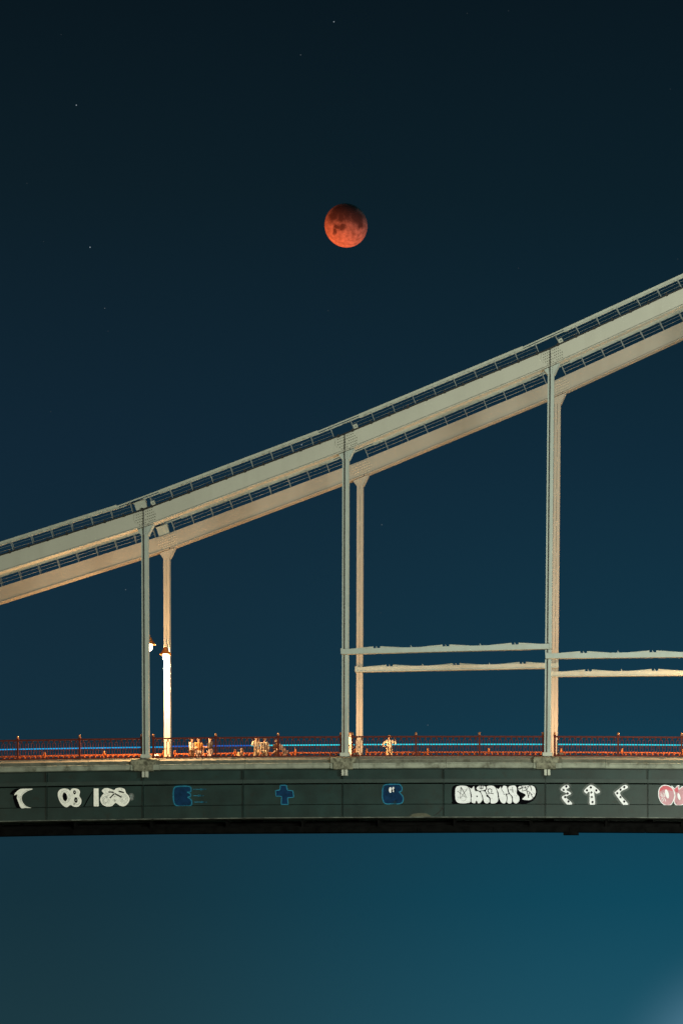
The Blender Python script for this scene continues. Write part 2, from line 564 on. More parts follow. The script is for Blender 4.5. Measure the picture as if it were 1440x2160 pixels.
def chain(Y, side):
    pm = 'steel_paint' if side == 'near' else 'rear_light_tint'
    lab = {'near': 'pale grey riveted steel chain girder nearest the viewer, rising to the right',
           'far': 'peach lit steel chain girder behind, seen below the nearer one'}[side]
    root = thing('chain_girder', lab, 'chain girder', (NODES[1].x, Y, NODES[1].z), 'suspension chains')
    O = Vector(root.location)
    for i in range(len(NODES) - 1):
        a, b_ = NODES[i] - O, NODES[i + 1] - O
        a.y = b_.y = 0
        d = (b_ - a).normalized()
        g = d * 0.003
        mb = MB()
        mb.bar(a + g, b_ - g, CWID, CH, -CH / 2)
        seg = mb.build('chain_link', pm, root)
        mb = MB()
        mb.bar(a + g, b_ - g, CWID + 0.12, 0.045, -CH - 0.0225 - 0.002)
        mb.build('bottom_flange', pm, seg)
        if side == 'near':
            mb = MB()
            mb.bar(a, b_, 0.07, 0.07, 0.037)
            for v in range(len(mb.v)):
                mb.v[v] = (mb.v[v][0], mb.v[v][1] - CWID / 2, mb.v[v][2])
            L = (b_ - a).length
            k = 0.5
            while k < L:
                p = a + d * k
                q = MB().bar(p - d * 0.05, p + d * 0.05, 0.12, 0.15, 0.05)
                mb.add([(x, y - CWID / 2, z) for x, y, z in q.v], q.f)
                k += 1.05
            mb.build('black_conduit', 'black_cable', seg)
    # riveted gusset plates on the face over each hanger
    for i in range(1, 6):
        c = NODES[i] - O
        c.y = 0
        sl = ((NODES[i + 1] - NODES[i]).normalized() + (NODES[i] - NODES[i - 1]).normalized()).normalized()
        nrm = Vector((-sl.z, 0, sl.x))
        cx = c + sl * 0.02 - nrm * (CH * 0.5)

        def P(u, w):
            p = cx + sl * u + nrm * w
            return (p.x, p.z)
        yf = -CWID / 2
        outline = [(-0.66, 0.10), (-0.52, 0.352), (0.50, 0.352), (0.64, 0.20), (0.62, -0.05), (0.40, -0.352), (-0.38, -0.352), (-0.60, -0.12)]
        plate = MB().prism([P(u, w) for u, w in outline], yf - 0.016, yf - 0.001).build('gusset_plate', pm, root)
        mb = MB()
        for iu in range(-5, 6):
            for iw in range(-2, 3):
                u = iu * 0.105 + (0.05 if iw % 2 else 0.0)
                w = iw * 0.135
                if abs(u) > 0.56 - 0.5 * max(0, abs(w) - 0.12) or (abs(u) < 0.05 and side == 'near'):
                    continue
                x, z = P(u, w)
                r_ = 0.034
                vs = [(x + r_ * math.cos(k * math.pi / 3), yf - 0.017, z + r_ * math.sin(k * math.pi / 3)) for k in range(6)] + [(x, yf - 0.055, z)]
                mb.add(vs, [(k, (k + 1) % 6, 6) for k in range(6)])
        tag(mb.build('rivets', 'rivet_front' if side == 'near' else 'rivet_rear_lit', plate), kind='stuff')
    return root


chain(0.0, 'near')
chain(W, 'far')


def hanger(i, Y, side):
    top = NODES[i]
    hm = 'hanger_paint' if side == 'near' else 'rear_light_tint'
    X = top.x + 0.06
    bx = X + FOOT_DX[i]
    zb = deck_z(bx) - 0.02
    sl = ((NODES[i + 1] - NODES[i]).normalized() + (NODES[i] - NODES[i - 1]).normalized()).normalized()
    slope = sl.z / sl.x
    zbot = top.z - CH / sl.x - 0.055            # chain underside over the hanger
    lab = {'near': 'slim pale steel hanger of the front plane', 'far': 'slim peach lit steel hanger of the rear plane'}[side]
    lab += {1: ', beyond the left edge', 2: ', leftmost pair by the lit lantern', 3: ', middle pair of the three', 4: ', tallest pair at the right', 5: ', beyond the right edge'}[i]
    root = thing('hanger', lab, 'hanger', (bx, Y, zb), 'bridge hangers')
    O = Vector(root.location)

    def loc(p):
        return (p[0] - O.x, p[1] - O.z)
    hw, hd = 0.165, 0.22
    zj = zbot - 0.40
    # haunch bracket between chain and hanger
    poly = [(X - hw - 0.02, zj), (X + hw + 0.02, zj), (X + 0.46, zbot + slope * 0.46 - 0.005), (X - 0.36, zbot - slope * 0.36 - 0.005)]
    hb = MB().prism([loc(p) for p in poly], -hd - 0.012, hd + 0.012).build('haunch_bracket', hm, root)
    for (p, q) in ((poly[1], poly[2]), (poly[3], poly[0])):
        a = Vector((p[0] - O.x, 0, p[1] - O.z))
        b_ = Vector((q[0] - O.x, 0, q[1] - O.z))
        MB().bar(a, b_, 2 * hd + 0.05, 0.022).build('bracket_flange', hm, hb)
    mb = MB()
    for k in range(4):
        for sx in (-1, 1):
            for z0 in (zj + 0.06 + 0.1 * k,):
                x, z = loc((X + sx * 0.085, z0))
                r_ = 0.022
                mb.add([(x + r_ * math.cos(q * math.pi / 3), -hd - 0.013, z + r_ * math.sin(q * math.pi / 3)) for q in range(6)] + [(x, -hd - 0.036, z)], [(q, (q + 1) % 6, 6) for q in range(6)])
    tag(mb.build('rivets', 'rivet_front' if side == 'near' else 'rivet_rear_lit', hb), kind='stuff')
    # two channels with a slot between them
    slot = 0.028 if side == 'near' else 0.009
    sc_ = -0.035 if side == 'near' else 0.0

    def lean(x, z):
        t = (z - zb) / (zj - zb)
        return bx + (X - bx) * t + x
    for xa, xb in ((-hw, sc_ - slot), (sc_ + slot, hw)):
        p0, p1 = (lean(xa, zb), zb), (lean(xb, zb), zb)
        p2, p3 = (lean(xb, zj), zj), (lean(xa, zj), zj)
        MB().prism([loc(p) for p in (p0, p1, p2, p3)], -hd, hd).build('channel', hm, root)
    poly = [loc((lean(sc_ - slot, zb), zb)), loc((lean(sc_ + slot, zb), zb)), loc((lean(sc_ + slot, zj), zj)), loc((lean(sc_ - slot, zj), zj))]
    MB().prism(poly, -hd + 0.07, hd - 0.07).build('web_plate', hm if side == 'far' else 'black_cable', root)
    if side == 'far':
        z = zb + 1.2
        while z < zj - 0.3:
            x, zz = loc((lean(0, z), z))
            MB().box(x - 0.05, x + 0.05, -hd - 0.006, -hd + 0.02, zz, zz + 0.28).build('batten_plate', hm, root)
            z += 1.75
    else:
        # black cable dropping from the chain top down the slot
        a = Vector((X + sc_ - O.x, -hd - 0.06, top.z - O.z + 0.02))
        c = Vector((bx + sc_ - O.x, -hd - 0.035, 0.15))
        mb = MB()
        mb.tube([a, Vector((X + sc_ - O.x, -CWID / 2 - 0.05, zbot - O.z)), Vector((X + sc_ - O.x, -hd - 0.035, zj - O.z)), c], 0.024, 6)
        mb.build('black_cable', 'black_cable', root)
        mb = MB()
        z = zb + 0.42
        while z < zb + 2.6:
            for k, xx in enumerate((-0.13, -0.085, 0.03, 0.075, 0.12)):
                x, zz = loc((lean(xx, z), z + (0.03 if k % 2 else 0)))
                r_ = 0.015
                mb.add([(x + r_ * math.cos(q * math.pi / 2), -hd - 0.001, zz + r_ * math.sin(q * math.pi / 2)) for q in range(4)] + [(x, -hd - 0.018, zz)], [(q, (q + 1) % 4, 4) for q in range(4)])
            z += 0.07
        tag(mb.build('rivets', 'rivet_front', root), kind='stuff')
    MB().box(-0.25, 0.25, -0.30, 0.30, 0.02, 0.20).build('foot_casing', 'rail_paint', root)
    if side == 'near':
        for xx in (-0.15, 0.03):
            MB().box(xx, xx + 0.13, -0.42, -0.20, -1.02, -0.55).build('anchor_stub', 'rail_paint', root)
    return root


for i in range(1, 6):
    hanger(i, 0.0, 'near')
    hanger(i, W, 'far')

BAYN = {0: 'far beyond the left edge', 1: 'left of the left hangers', 2: 'between left and middle hangers', 3: 'between middle and right hangers', 4: 'right of the right hangers', 5: 'far beyond the right edge'}


def catwalk(i, Y, side):
    a, b_ = NODES[i].copy(), NODES[i + 1].copy()
    a.y = b_.y = Y
    d = (b_ - a).normalized()
    nrm = Vector((-d.z, 0, d.x))
    L = (b_ - a).length
    lab = 'thin handrail on top of the %s chain, %s' % ({'near': 'front', 'far': 'rear'}[side], BAYN[i])
    root = thing('catwalk_railing', lab, 'railing', a, 'handrails along the chains')

    def P(u, w, dy):
        return d * u + nrm * w + Vector((0, dy, 0))
    HR = 0.66
    for dy in (-0.235, 0.235):
        posts = 10
        for k in range(posts):
            u = L * (k + 0.5) / posts
            jit = rnd.uniform(-0.01, 0.01)
            MB().bar(P(u + jit, 0.0, dy), P(u - jit, HR, dy), 0.035, 0.035).build('post', 'galvanised', root)
        MB().bar(P(1.1, HR, dy), P(L - 1.25, HR, dy), 0.05, 0.115 if dy < 0 else 0.085).build('handrail', 'rail_paint', root)
        MB().bar(P(-1.35, HR + 0.03, dy), P(1.2, HR + 0.02, dy), 0.035, 0.065).build('link_rail', 'rail_paint', root)
        for w in ((0.20, 0.38) if dy < 0 else (0.30,)):
            pts = []
            for k in range(13):
                u = L * (0.5 + k * 9 / 12.0) / posts
                pts.append(P(u, w - 0.015 * math.sin(math.pi * k / 12.0 * 3) ** 2, dy))
            MB().tube(pts, 0.007, 4).build('wire', 'galvanised', root)


for i in range(0, 6):
    catwalk(i, 0.0, 'near')
    catwalk(i, W, 'far')


def on_chain(px, py, Y):
    return at(px, py, Y)


def equipment_box(Y, side):
    a = NODES[2].copy()
    d = (NODES[2] - NODES[1]).normalized()
    nrm = Vector((-d.z, 0, d.x))
    base = a + d * -0.05
    base.y = Y
    lab = {'near': 'grey equipment box on the front chain above the left hanger', 'far': 'grey equipment box on the rear chain above the left hanger'}[side]
    root = thing('equipment_box', lab, 'equipment box', base)
    MB().bar(d * -0.30 + nrm * 0.26, d * 0.30 + nrm * 0.26, 0.42, 0.46).build('housing', 'rail_paint', root)
    MB().bar(d * -0.33 + nrm * 0.515, d * 0.33 + nrm * 0.515, 0.46, 0.045).build('lid', 'rail_paint', root)
    MB().bar(d * -0.26 + nrm * 0.015, d * 0.26 + nrm * 0.015, 0.30, 0.03).build('foot', 'galvanised', root)


equipment_box(0.0, 'near')
equipment_box(W, 'far')
for i, lab in ((2, 'small pale eye plate on the front chain above left hanger'), (3, 'small pale eye plate on the front chain above middle hanger'), (4, 'small pale eye plate on the front chain above right hanger')):
    a = NODES[i]
    d = (NODES[i + 1] - NODES[i]).normalized()
    nrm = Vector((-d.z, 0, d.x))
    base = a + d * (0.62 if i == 2 else 0.72) + nrm * 0.06
    base.y = -0.24
    root = thing('eye_plate', lab, 'eye plate', base, 'eye plates on the front chain')
    mb = MB()
    o_ = [d * math.cos(k * math.pi / 4) * 0.04 + nrm * (0.13 + math.sin(k * math.pi / 4) * 0.04) for k in range(8)]
    sq = []
    for k in range(8):
        c, s_ = math.cos(k * math.pi / 4), math.sin(k * math.pi / 4)
        q = 0.11 / max(abs(c), abs(s_))
        sq.append(d * c * q + nrm * (0.13 + s_ * q))
    vs = [v + Vector((0, y, 0)) for y in (-0.02, 0.02) for v in (o_ + sq)]
    fs = []
    for k in range(8):
        k2 = (k + 1) % 8
        fs += [(k, k2, 8 + k2, 8 + k), (16 + k2, 16 + k, 24 + k, 24 + k2), (8 + k, 8 + k2, 24 + k2, 24 + k), (k2, k, 16 + k, 16 + k2)]
    mb.add(vs, fs).build('plate', 'rail_paint', root)
    MB().bar(d * -0.13 + nrm * 0.005, d * 0.13 + nrm * 0.005, 0.08, 0.02).build('foot', 'rail_paint', root)


# ------------------------------------------------------------------ horizontal beams with tapered fins, bolted to the hangers
def beam(p0, p1, Y, lab, nfin, phase):
    a, b_ = at(p0[0], p0[1], Y), at(p1[0], p1[1], Y)
    root = thing('horizontal_beam', lab, 'beam', a, 'horizontal beams on the hangers')
    d = (b_ - a).normalized()
    L = (b_ - a).length
    nrm = Vector((-d.z, 0, d.x))
    z0 = Vector((0, 0, 0))
    MB().bar(z0, d * L, 0.20, 0.24, -0.12).build('box_section', 'hanger_paint', root)
    MB().bar(z0 + d * 0.02, d * (L - 0.02), 0.30, 0.035, -0.2605).build('bottom_flange', 'rail_paint', root)
    for u in (0.0, L - 0.12):
        MB().bar(d * (u - 0.006), d * (u + 0.126), 0.24, 0.29, -0.11).build('end_plate', 'hanger_paint', root)
    u = phase
    k = 0
    fl = 1.28
    while u + fl < L:
        up = (k % 2 == 0)
        pts = [d * u, d * (u + fl), d * (u + fl) + nrm * (0.105 if up else 0.008), d * u + nrm * (0.008 if up else 0.105)]
        mb = MB()
        vs = [p + nrm * 0.002 + Vector((0, y, 0)) for y in (-0.02, 0.09) for p in pts]
        mb.add(vs, [(0, 1, 2, 3), (7, 6, 5, 4), (0, 4, 5, 1), (1, 5, 6, 2), (2, 6, 7, 3), (3, 7, 4, 0)]).build('tapered_fin', 'rail_paint', root)
        gap = 0.36 if up else 0.72
        pu = u + fl + gap * 0.5
        if pu < L - 0.15:
            MB().prism([((d * (pu - 0.035)).x, (d * pu).z + 0.002), ((d * (pu + 0.06)).x, (d * pu).z + 0.002), ((d * (pu - 0.02)).x, (d * pu).z + 0.12), ((d * (pu - 0.035)).x, (d * pu).z + 0.12)], -0.03, 0.03).build('cleat', 'galvanised', root)
        u += fl + gap
        k += 1


beam((719, 1370), (1163, 1358.5), -0.36, 'pale horizontal beam between the front middle and right hangers', 6, 0.42)
beam((1150, 1379), (1600, 1374.5), -0.36, 'pale horizontal beam running right from the front right hanger', 6, 0.55)
beam((749, 1408), (1177, 1399.5), W - 0.36, 'orange lit horizontal beam between the rear middle and right hangers', 6, 0.42)
beam((1163, 1417.5), (1600, 1414.0), W - 0.36, 'brightly lit horizontal beam running right from the rear right hanger', 6, 0.55)

# ------------------------------------------------------------------ deck with concrete cornice
X0, X1 = -32.0, 32.0
deck = thing('bridge_deck', 'long concrete footbridge deck edge with stained pale cornice above the girder', 'bridge deck', (0, 0, 0))
xs = [X0 + k * 1.0 for k in range(int(X1 - X0))]
mb = MB()
x = X0
while x < X1 - 0.01:
    mb.profile(x, x + 4.0, [(-0.18, -0.30), (W + 0.18, -0.30), (W + 0.18, -0.012), (-0.18, -0.012)], deck_z)
    x += 4.0
mb.build('slab', 'walkway', deck)
ped_x = [NODES[i].x + 0.06 + FOOT_DX[i] for i in range(1, 6)]
cuts = []
for i in range(len(ped_x) - 1):
    a, b_ = ped_x[i] + 0.78, ped_x[i + 1] - 0.72
    k = 4
    cuts += [(a + (b_ - a) * j / k, a + (b_ - a) * (j + 1) / k) for j in range(k)]
cuts += [(ped_x[0] - 0.72 - 2.6 * (j + 1), ped_x[0] - 0.72 - 2.6 * j) for j in range(4)]
cuts += [(ped_x[-1] + 0.78 + 2.6 * j, ped_x[-1] + 0.78 + 2.6 * (j + 1)) for j in range(4)]
for (a, b_) in cuts:
    dz = rnd.uniform(-0.012, 0.012)
    f = lambda x, dz=dz: deck_z(x) + dz
    e = 0.006
    # sloped kerb, fascia, moulding: each cast block on its own
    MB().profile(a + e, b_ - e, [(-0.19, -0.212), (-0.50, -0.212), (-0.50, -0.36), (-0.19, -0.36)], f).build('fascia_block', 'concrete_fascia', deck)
    MB().profile(a + e, b_ - e, [(-0.19, -0.012), (-0.46, -0.19), (-0.46, -0.21), (-0.19, -0.21)], f).build('kerb_block', 'concrete_lamplit', deck)
    dy = rnd.uniform(-0.012, 0.012)
    MB().profile(a + e, b_ - e, [(-0.52 + dy, -0.364), (-0.56 + dy, -0.39), (-0.56 + dy, -0.44), (-0.53 + dy, -0.455), (-0.50 + dy, -0.62), (-0.46 + dy, -0.66), (-0.19, -0.66), (-0.19, -0.364)], f).build('moulding_block', 'concrete_moulding', deck)
for px_ in ped_x:
    f = deck_z
    MB().profile(px_ - 0.70, px_ + 0.62, [(-0.19, -0.015), (-0.62, -0.11), (-0.66, -0.13), (-0.66, -0.40), (-0.19, -0.40)], f).build('pedestal_block', 'concrete_stained', deck)
    MB().profile(px_ - 0.55, px_ + 0.45, [(-0.64, -0.404), (-0.64, -0.64), (-0.58, -0.72), (-0.19, -0.72), (-0.19, -0.404)], f).build('pedestal_corbel', 'concrete_stained', deck)
    MB().profile(px_ - 0.715, px_ - 0.56, [(-0.57, -0.404), (-0.57, -0.68), (-0.19, -0.68), (-0.19, -0.404)], f).build('corbel_return', 'concrete_moulding', deck)
    MB().profile(px_ + 0.46, px_ + 0.775, [(-0.57, -0.404), (-0.57, -0.68), (-0.19, -0.68), (-0.19, -0.404)], f).build('corbel_return', 'concrete_moulding', deck)
    MB().profile(px_ + 0.625, px_ + 0.775, [(-0.19, -0.02), (-0.53, -0.15), (-0.53, -0.40), (-0.19, -0.40)], f).build('corbel_return', 'concrete_fascia', deck)
# rear kerb
for k in range(16):
    a = X0 + 4 * k
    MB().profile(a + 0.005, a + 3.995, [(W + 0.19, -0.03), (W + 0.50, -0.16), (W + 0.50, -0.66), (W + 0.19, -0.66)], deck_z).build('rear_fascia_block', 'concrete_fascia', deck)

# ------------------------------------------------------------------ plate girders
STIFF = [at(px, 1680, -0.2).x for px in (-327, -114, 99, 302, 513, 723, 936, 1150, 1366, 1580, 1794)]
STIFF = [-33.0] + [s for s in STIFF if s > -32.5] + [33.0]


def girder(yf, side):
    s = -1 if side == 'near' else 1
    lab = {'near': 'dark green steel plate girder covered in graffiti under the deck edge', 'far': 'dark green steel plate girder under the rear deck edge'}[side]
    root = thing('plate_girder', lab, 'girder', (0, yf, 0), 'plate girders under the deck')

    def pr(x0, x1, ya, yb, za, zb, name, m, par=root):
        ya, yb = min(ya, yb), max(ya, yb)
        k = max(1, int((x1 - x0) / 5.4))
        mb = MB()
        for j in range(k):
            a, b_ = x0 + (x1 - x0) * j / k, x0 + (x1 - x0) * (j + 1) / k
            mb.profile(a, b_, [(ya, za), (yb, za), (yb, zb), (ya, zb)], deck_z)
        return mb.build(name, m, par)
    for i in range(len(STIFF) - 1):
        a, b_ = STIFF[i] + 0.028, STIFF[i + 1] - 0.028
        w = rnd.uniform(-0.004, 0.004)
        pr(a, b_, s * (-0.02 + w), s * -0.10, -1.215, -0.70, 'upper_web_panel', 'girder_paint')
        pr(a, b_, s * w, s * -0.10, -2.52, -1.475, 'web_panel', 'girder_paint')
        pr(a, b_, s * (0.035 + w), s * -0.10, -3.215, -2.555, 'lower_web_panel', 'girder_paint')
        pr(a - 0.022, b_ + 0.022, s * 0.17, s * -0.10, -1.42, -1.22, 'longitudinal_stiffener', 'girder_flange')
        pr(a - 0.022, b_ + 0.022, s * 0.30, s * -0.50, -3.275, -3.228, 'bottom_flange', 'flange_edge')
        pr(a - 0.022, b_ + 0.022, s * 0.10, s * -0.50, -0.695, -0.665, 'top_flange', 'girder_paint')
    for x in STIFF[1:-1]:
        pr(x - 0.011, x + 0.011, s * 0.11, s * -0.10, -1.218, -0.70, 'vertical_stiffener', 'girder_paint')
        pr(x - 0.011, x + 0.011, s * 0.07, s * -0.10, -2.53, -1.425, 'vertical_stiffener', 'girder_paint')
        pr(x - 0.011, x + 0.011, s * 0.10, s * -0.10, -3.226, -2.54, 'vertical_stiffener', 'girder_paint')
    return root


GY = -0.20
gird = girder(GY, 'near')
girder(W - GY, 'far')
# under the deck: cross beams, service pipes
for i, x in enumerate(STIFF[1:-1]):
    f = deck_z(x)
    b_ = thing('cross_beam', 'dark floor beam crossing beneath the deck', 'beam', (x, W / 2, f - 0.75), 'floor beams under the deck')
    MB().box(-0.12, 0.12, -W / 2 + 0.34, W / 2 - 0.34, -2.2, 0.40).build('web', 'underside_black', b_)
for j, (y, z, r_, lab) in enumerate(((0.55, -3.56, 0.17, 'black service pipe slung under the girder edge, thickest'), (1.3, -3.62, 0.12, 'black service pipe slung under the deck, second from the front'), (5.6, -3.0, 0.14, 'black service pipe slung under the rear of the deck'))):
    pts = [(x, y, deck_z(x) + z) for x in [X0 + 4 * k for k in range(17)]]
    o = thing('service_pipe', lab, 'pipe', pts[0])
    MB().tube([Vector(p) - Vector(pts[0]) for p in pts], r_, 8).build('pipe', 'underside_black', o, True)
    for k in range(16):
        x = X0 + 2 + 4 * k
        MB().box(x - 0.04 - X0, x + 0.04 - X0, -r_ - 0.04, r_ + 0.04, deck_z(x) - deck_z(X0) - r_ - 0.05, deck_z(x) - deck_z(X0) + r_ + 0.05).build('pipe_clamp', 'underside_black', o)
tray = thing('cable_tray', 'black cable tray hung below the bottom flange', 'cable tray', (0, 0.1, 0))
for k in range(16):
    a = X0 + 4 * k
    MB().profile(a + 0.01, a + 3.99, [(-0.22, -3.99), (0.25, -3.99), (0.25, -3.93), (-0.19, -3.93), (-0.19, -3.70), (-0.22, -3.70)], deck_z).build('tray_section', 'underside_black', tray)
    MB().profile(a + 1.9, a + 2.0, [(-0.14, -3.93), (0.2, -3.93), (0.2, -3.30), (-0.14, -3.30)], deck_z).build('drop_hanger', 'underside_black', tray)
MB().profile(-30, 30, [(-0.02, -3.72), (0.0, -3.72), (0.0, -3.31), (-0.02, -3.31)], lambda x: deck_z(x)).build('skirt_plate', 'underside_black', tray)
p = at(1204, 1758, 0.0)
o = thing('junction_box', 'small black box hanging under the cable tray towards the right', 'box', p)
MB().box(-0.40, 0.40, -0.25, 0.2, -0.10, 0.0).build('housing', 'underside_black', o)
MB().box(-0.30, 0.30, -0.18, 0.12, 0.0, 0.05).build('mounting', 'underside_black', o)


# ------------------------------------------------------------------ graffiti on the front girder (flat paint, children of the girder)
def smooth(pts, n=6):
    res = []
    N = len(pts)
    for i in range(N):
        p0, p1, p2, p3 = (Vector(pts[(i + k) % N]) for k in (-1, 0, 1, 2))
        for k in range(n):
            t = k / n
            res.append(0.5 * ((2 * p1) + (-p0 + p2) * t + (2 * p0 - 5 * p1 + 4 * p2 - p3) * t * t + (-p0 + 3 * p1 - 3 * p2 + p3) * t ** 3))
    return [(v.x, v.y) for v in res]


def ell(cx, cy, rx, ry, tilt=0, n=18):
    c, s = math.cos(R(tilt)), math.sin(R(tilt))
    return [(cx + rx * math.cos(2 * math.pi * k / n) * c - ry * math.sin(2 * math.pi * k / n) * s, cy + rx * math.cos(2 * math.pi * k / n) * s + ry * math.sin(2 * math.pi * k / n) * c) for k in range(n)]


class Paint:
    def __init__(s, ox, oy, k, yface=GY - 0.006):
        s.ox, s.oy, s.k, s.y = ox, oy, k, yface

    def pt(s, p, layer):
        q = at(s.ox + p[0] / s.k, s.oy + p[1] / s.k, s.y)
        return (q.x, s.y - 0.004 * layer - GY, q.z)

    def fill(s, mb, poly, layer):
        vs = [s.pt(p, layer) for p in poly]
        tri = tessellate_polygon([[Vector((v[0], v[2], 0)) for v in vs]])
        mb.add(vs, [tuple(t) for t in tri])

    def stroke(s, mb, pts, w, layer, closed=False):
        pts = [Vector(p) for p in pts]
        if closed:
            pts.append(pts[0])
        vs = []
        for i, p in enumerate(pts):
            if closed and i in (0, len(pts) - 1):
                d = (pts[1] - pts[-2])
            else:
                d = pts[min(i + 1, len(pts) - 1)] - pts[max(i - 1, 0)]
            d = d.normalized() if d.length else Vector((1, 0))
            nn_ = Vector((-d.y, d.x)) * (w / 2)
            vs += [s.pt(p + nn_, layer), s.pt(p - nn_, layer)]
        mb.add(vs, [(2 * i, 2 * i + 1, 2 * i + 3, 2 * i + 2) for i in range(len(pts) - 1)])


def graf(name, label, layers):
    """layers: list of (part name, material, MB)"""
    first = None
    for nm, m_, mb in layers:
        o = mb.build(nm, m_, gird if first is None else first)
        if nm in ('scribble', 'ink', 'dots'):
            o['kind'] = 'stuff'
        if first is None:
            first = o
            o.name = name
            o['label'] = label


# crescent
P = Paint(0, 1645, 9.6)
L0, L1, L2 = MB(), MB(), MB()
P.fill(L0, smooth([(440, 188), (300, 192), (200, 292), (262, 312), (266, 380), (300, 500), (345, 572), (440, 574), (400, 450), (360, 320)], 3), 1)
P.fill(L1, smooth([(430, 187), (560, 184), (655, 186), (645, 204), (560, 232), (480, 292), (442, 350), (446, 420), (490, 500), (560, 550), (630, 573), (520, 576), (425, 574), (372, 460), (342, 372), (350, 302), (288, 320), (312, 270), (370, 216)], 4), 2)
P.stroke(L2, [(600, 196), (520, 235), (440, 300), (418, 370), (432, 440), (480, 515), (560, 560)], 8, 3)
for k in range(14):
    u = rnd.random()
    x, y = 365 + 90 * u + rnd.uniform(-14, 14), 330 + 190 * u
    P.stroke(L2, [(x, y), (x + rnd.uniform(4, 18), y + rnd.uniform(6, 20))], 5, 3)
graf('graffiti', 'white crescent shape with black shadow', [('shadow', 'graffiti_black', L0), ('paint', 'graffiti_white', L1), ('scribble', 'graffiti_grey', L2)])
# 08 / 1 88
P = Paint(110, 1645, 7.579)
L0, L1, L2, L3, LS = MB(), MB(), MB(), MB(), MB()
o08 = smooth([(90, 240), (112, 172), (180, 143), (250, 150), (290, 176), (312, 148), (360, 140), (420, 155), (448, 200), (436, 262), (468, 320), (460, 392), (410, 436), (345, 433), (295, 408), (235, 443), (175, 415), (118, 340)], 5)
P.fill(L0, [(x + (x - 280) * 0.035 + 3, y + (y - 290) * 0.05 + 4) for x, y in o08], 1)
P.fill(L1, o08, 2)
P.fill(L2, ell(205, 277, 36, 70, -9), 3)
P.fill(L2, ell(360, 205, 21, 33, 0), 3)
P.fill(L2, ell(382, 328, 26, 46, -6), 3)
P.fill(L3, ell(362, 203, 7, 9), 4)
P.fill(L3, ell(384, 330, 7, 10), 4)
for cx, cy, rr in ((205, 277, (54, 78, 98)), (400, 345, (55,))):
    for q in rr:
        P.stroke(LS, ell(cx, cy, q * 0.85, q, -8, 22), 5.0, 3, True)
graf('graffiti', 'white bubble digits 08 with black holes', [('shadow', 'graffiti_black', L0), ('paint', 'graffiti_white', L1), ('ink', 'graffiti_black', L2), ('highlight', 'graffiti_white', L3), ('scribble', 'graffiti_grey', LS)])
L0 = MB()
P.fill(L0, [(496, 438), (515, 436), (590, 300), (650, 192), (640, 190), (570, 300)], 1)
graf('graffiti', 'thin black slash between the digits', [('paint', 'graffiti_black', L0)])
L0, L1 = MB(), MB()
P.fill(L0, [(655, 140), (670, 135), (670, 435), (655, 440)], 1)
P.fill(L1, [(665, 142), (742, 140), (746, 424), (736, 430), (665, 430)], 2)
graf('graffiti', 'white upright digit 1', [('shadow', 'graffiti_black', L0), ('paint', 'graffiti_white', L1)])
L0, L1, L2, LS = MB(), MB(), MB(), MB()
o88 = smooth([(795, 182), (830, 143), (900, 138), (990, 168), (1020, 142), (1090, 130), (1160, 155), (1182, 210), (1225, 260), (1240, 320), (1210, 385), (1150, 426), (1080, 416), (1015, 375), (955, 424), (860, 430), (800, 395), (768, 320), (795, 255), (826, 222)], 5)
P.fill(L0, [(x + (x - 1000) * 0.03 + 2, y + (y - 280) * 0.05 + 3) for x, y in o88], 1)
P.fill(L1, o88, 2)
for st in (((900, 196), (990, 206)), ((1065, 186), (1150, 210)), ((925, 295), (990, 228)), ((1000, 222), (1112, 285))):
    P.stroke(L2, st, 20, 3)
for cx, cy, rr in ((1150, 310, (30, 50, 70)), (860, 330, (40, 62)), (1085, 175, (40,)), (885, 178, (45,))):
    for q in rr:
        P.stroke(LS, ell(cx, cy, q * 0.85, q, -8, 22), 5.0, 3, True)
for k in range(40):
    x, y = rnd.uniform(800, 980), rnd.uniform(230, 400)
    P.stroke(LS, [(x, y), (x + rnd.uniform(-8, 8), y + rnd.uniform(4, 12))], 4, 3)
graf('graffiti', 'white bubble digits 88 with black strokes', [('shadow', 'graffiti_black', L0), ('paint', 'graffiti_white', L1), ('ink', 'graffiti_black', L2), ('scribble', 'graffiti_grey', LS)])
L0 = MB()
P.fill(L0, ell(1266, 276, 20, 26), 2)
L1 = MB()
for q in (1.4, 1.8, 2.2, 2.6):
    P.fill(L1, ell(1266, 276, 20 * q, 24 * q), 1.6 - q * 0.3)
graf('graffiti', 'pale grey spray dot beside the digits', [('paint', 'graffiti_grey', L0), ('overspray', 'overspray_white', L1)])
# blue face with arrows
P = Paint(360, 1500, 4.0)
L0, L1 = MB(), MB()
fc = smooth([(22, 715), (28, 655), (60, 638), (150, 637), (172, 655), (168, 682), (140, 687), (165, 700), (166, 722), (144, 730), (170, 748), (178, 775), (168, 800), (120, 804), (60, 803), (30, 780)], 4)
P.fill(L0, fc, 1)
P.stroke(L1, fc, 7, 2, True)
L2 = MB()
P.stroke(L2, fc, 20, 1.5, True)
for y, xa, xb in ((662, 190, 300), (716, 190, 280), (770, 200, 305)):
    P.stroke(L1, [(xa, y), (xb, y)], 5, 2)
    P.fill(L1, [(xb - 50, y - 8), (xb - 50, y + 8), (xb, y)], 2)
graf('graffiti', 'navy blob letter outlined cyan with three small arrows', [('paint', 'graffiti_navy', L0), ('outline', 'graffiti_cyan', L1), ('overspray', 'overspray_cyan', L2)])
L0, L1 = MB(), MB()
cr = [(925, 628), (975, 628), (985, 670), (1030, 675), (1038, 728), (985, 735), (992, 790), (932, 790), (935, 722), (888, 720), (884, 672), (920, 668)]
P.fill(L0, cr, 1)
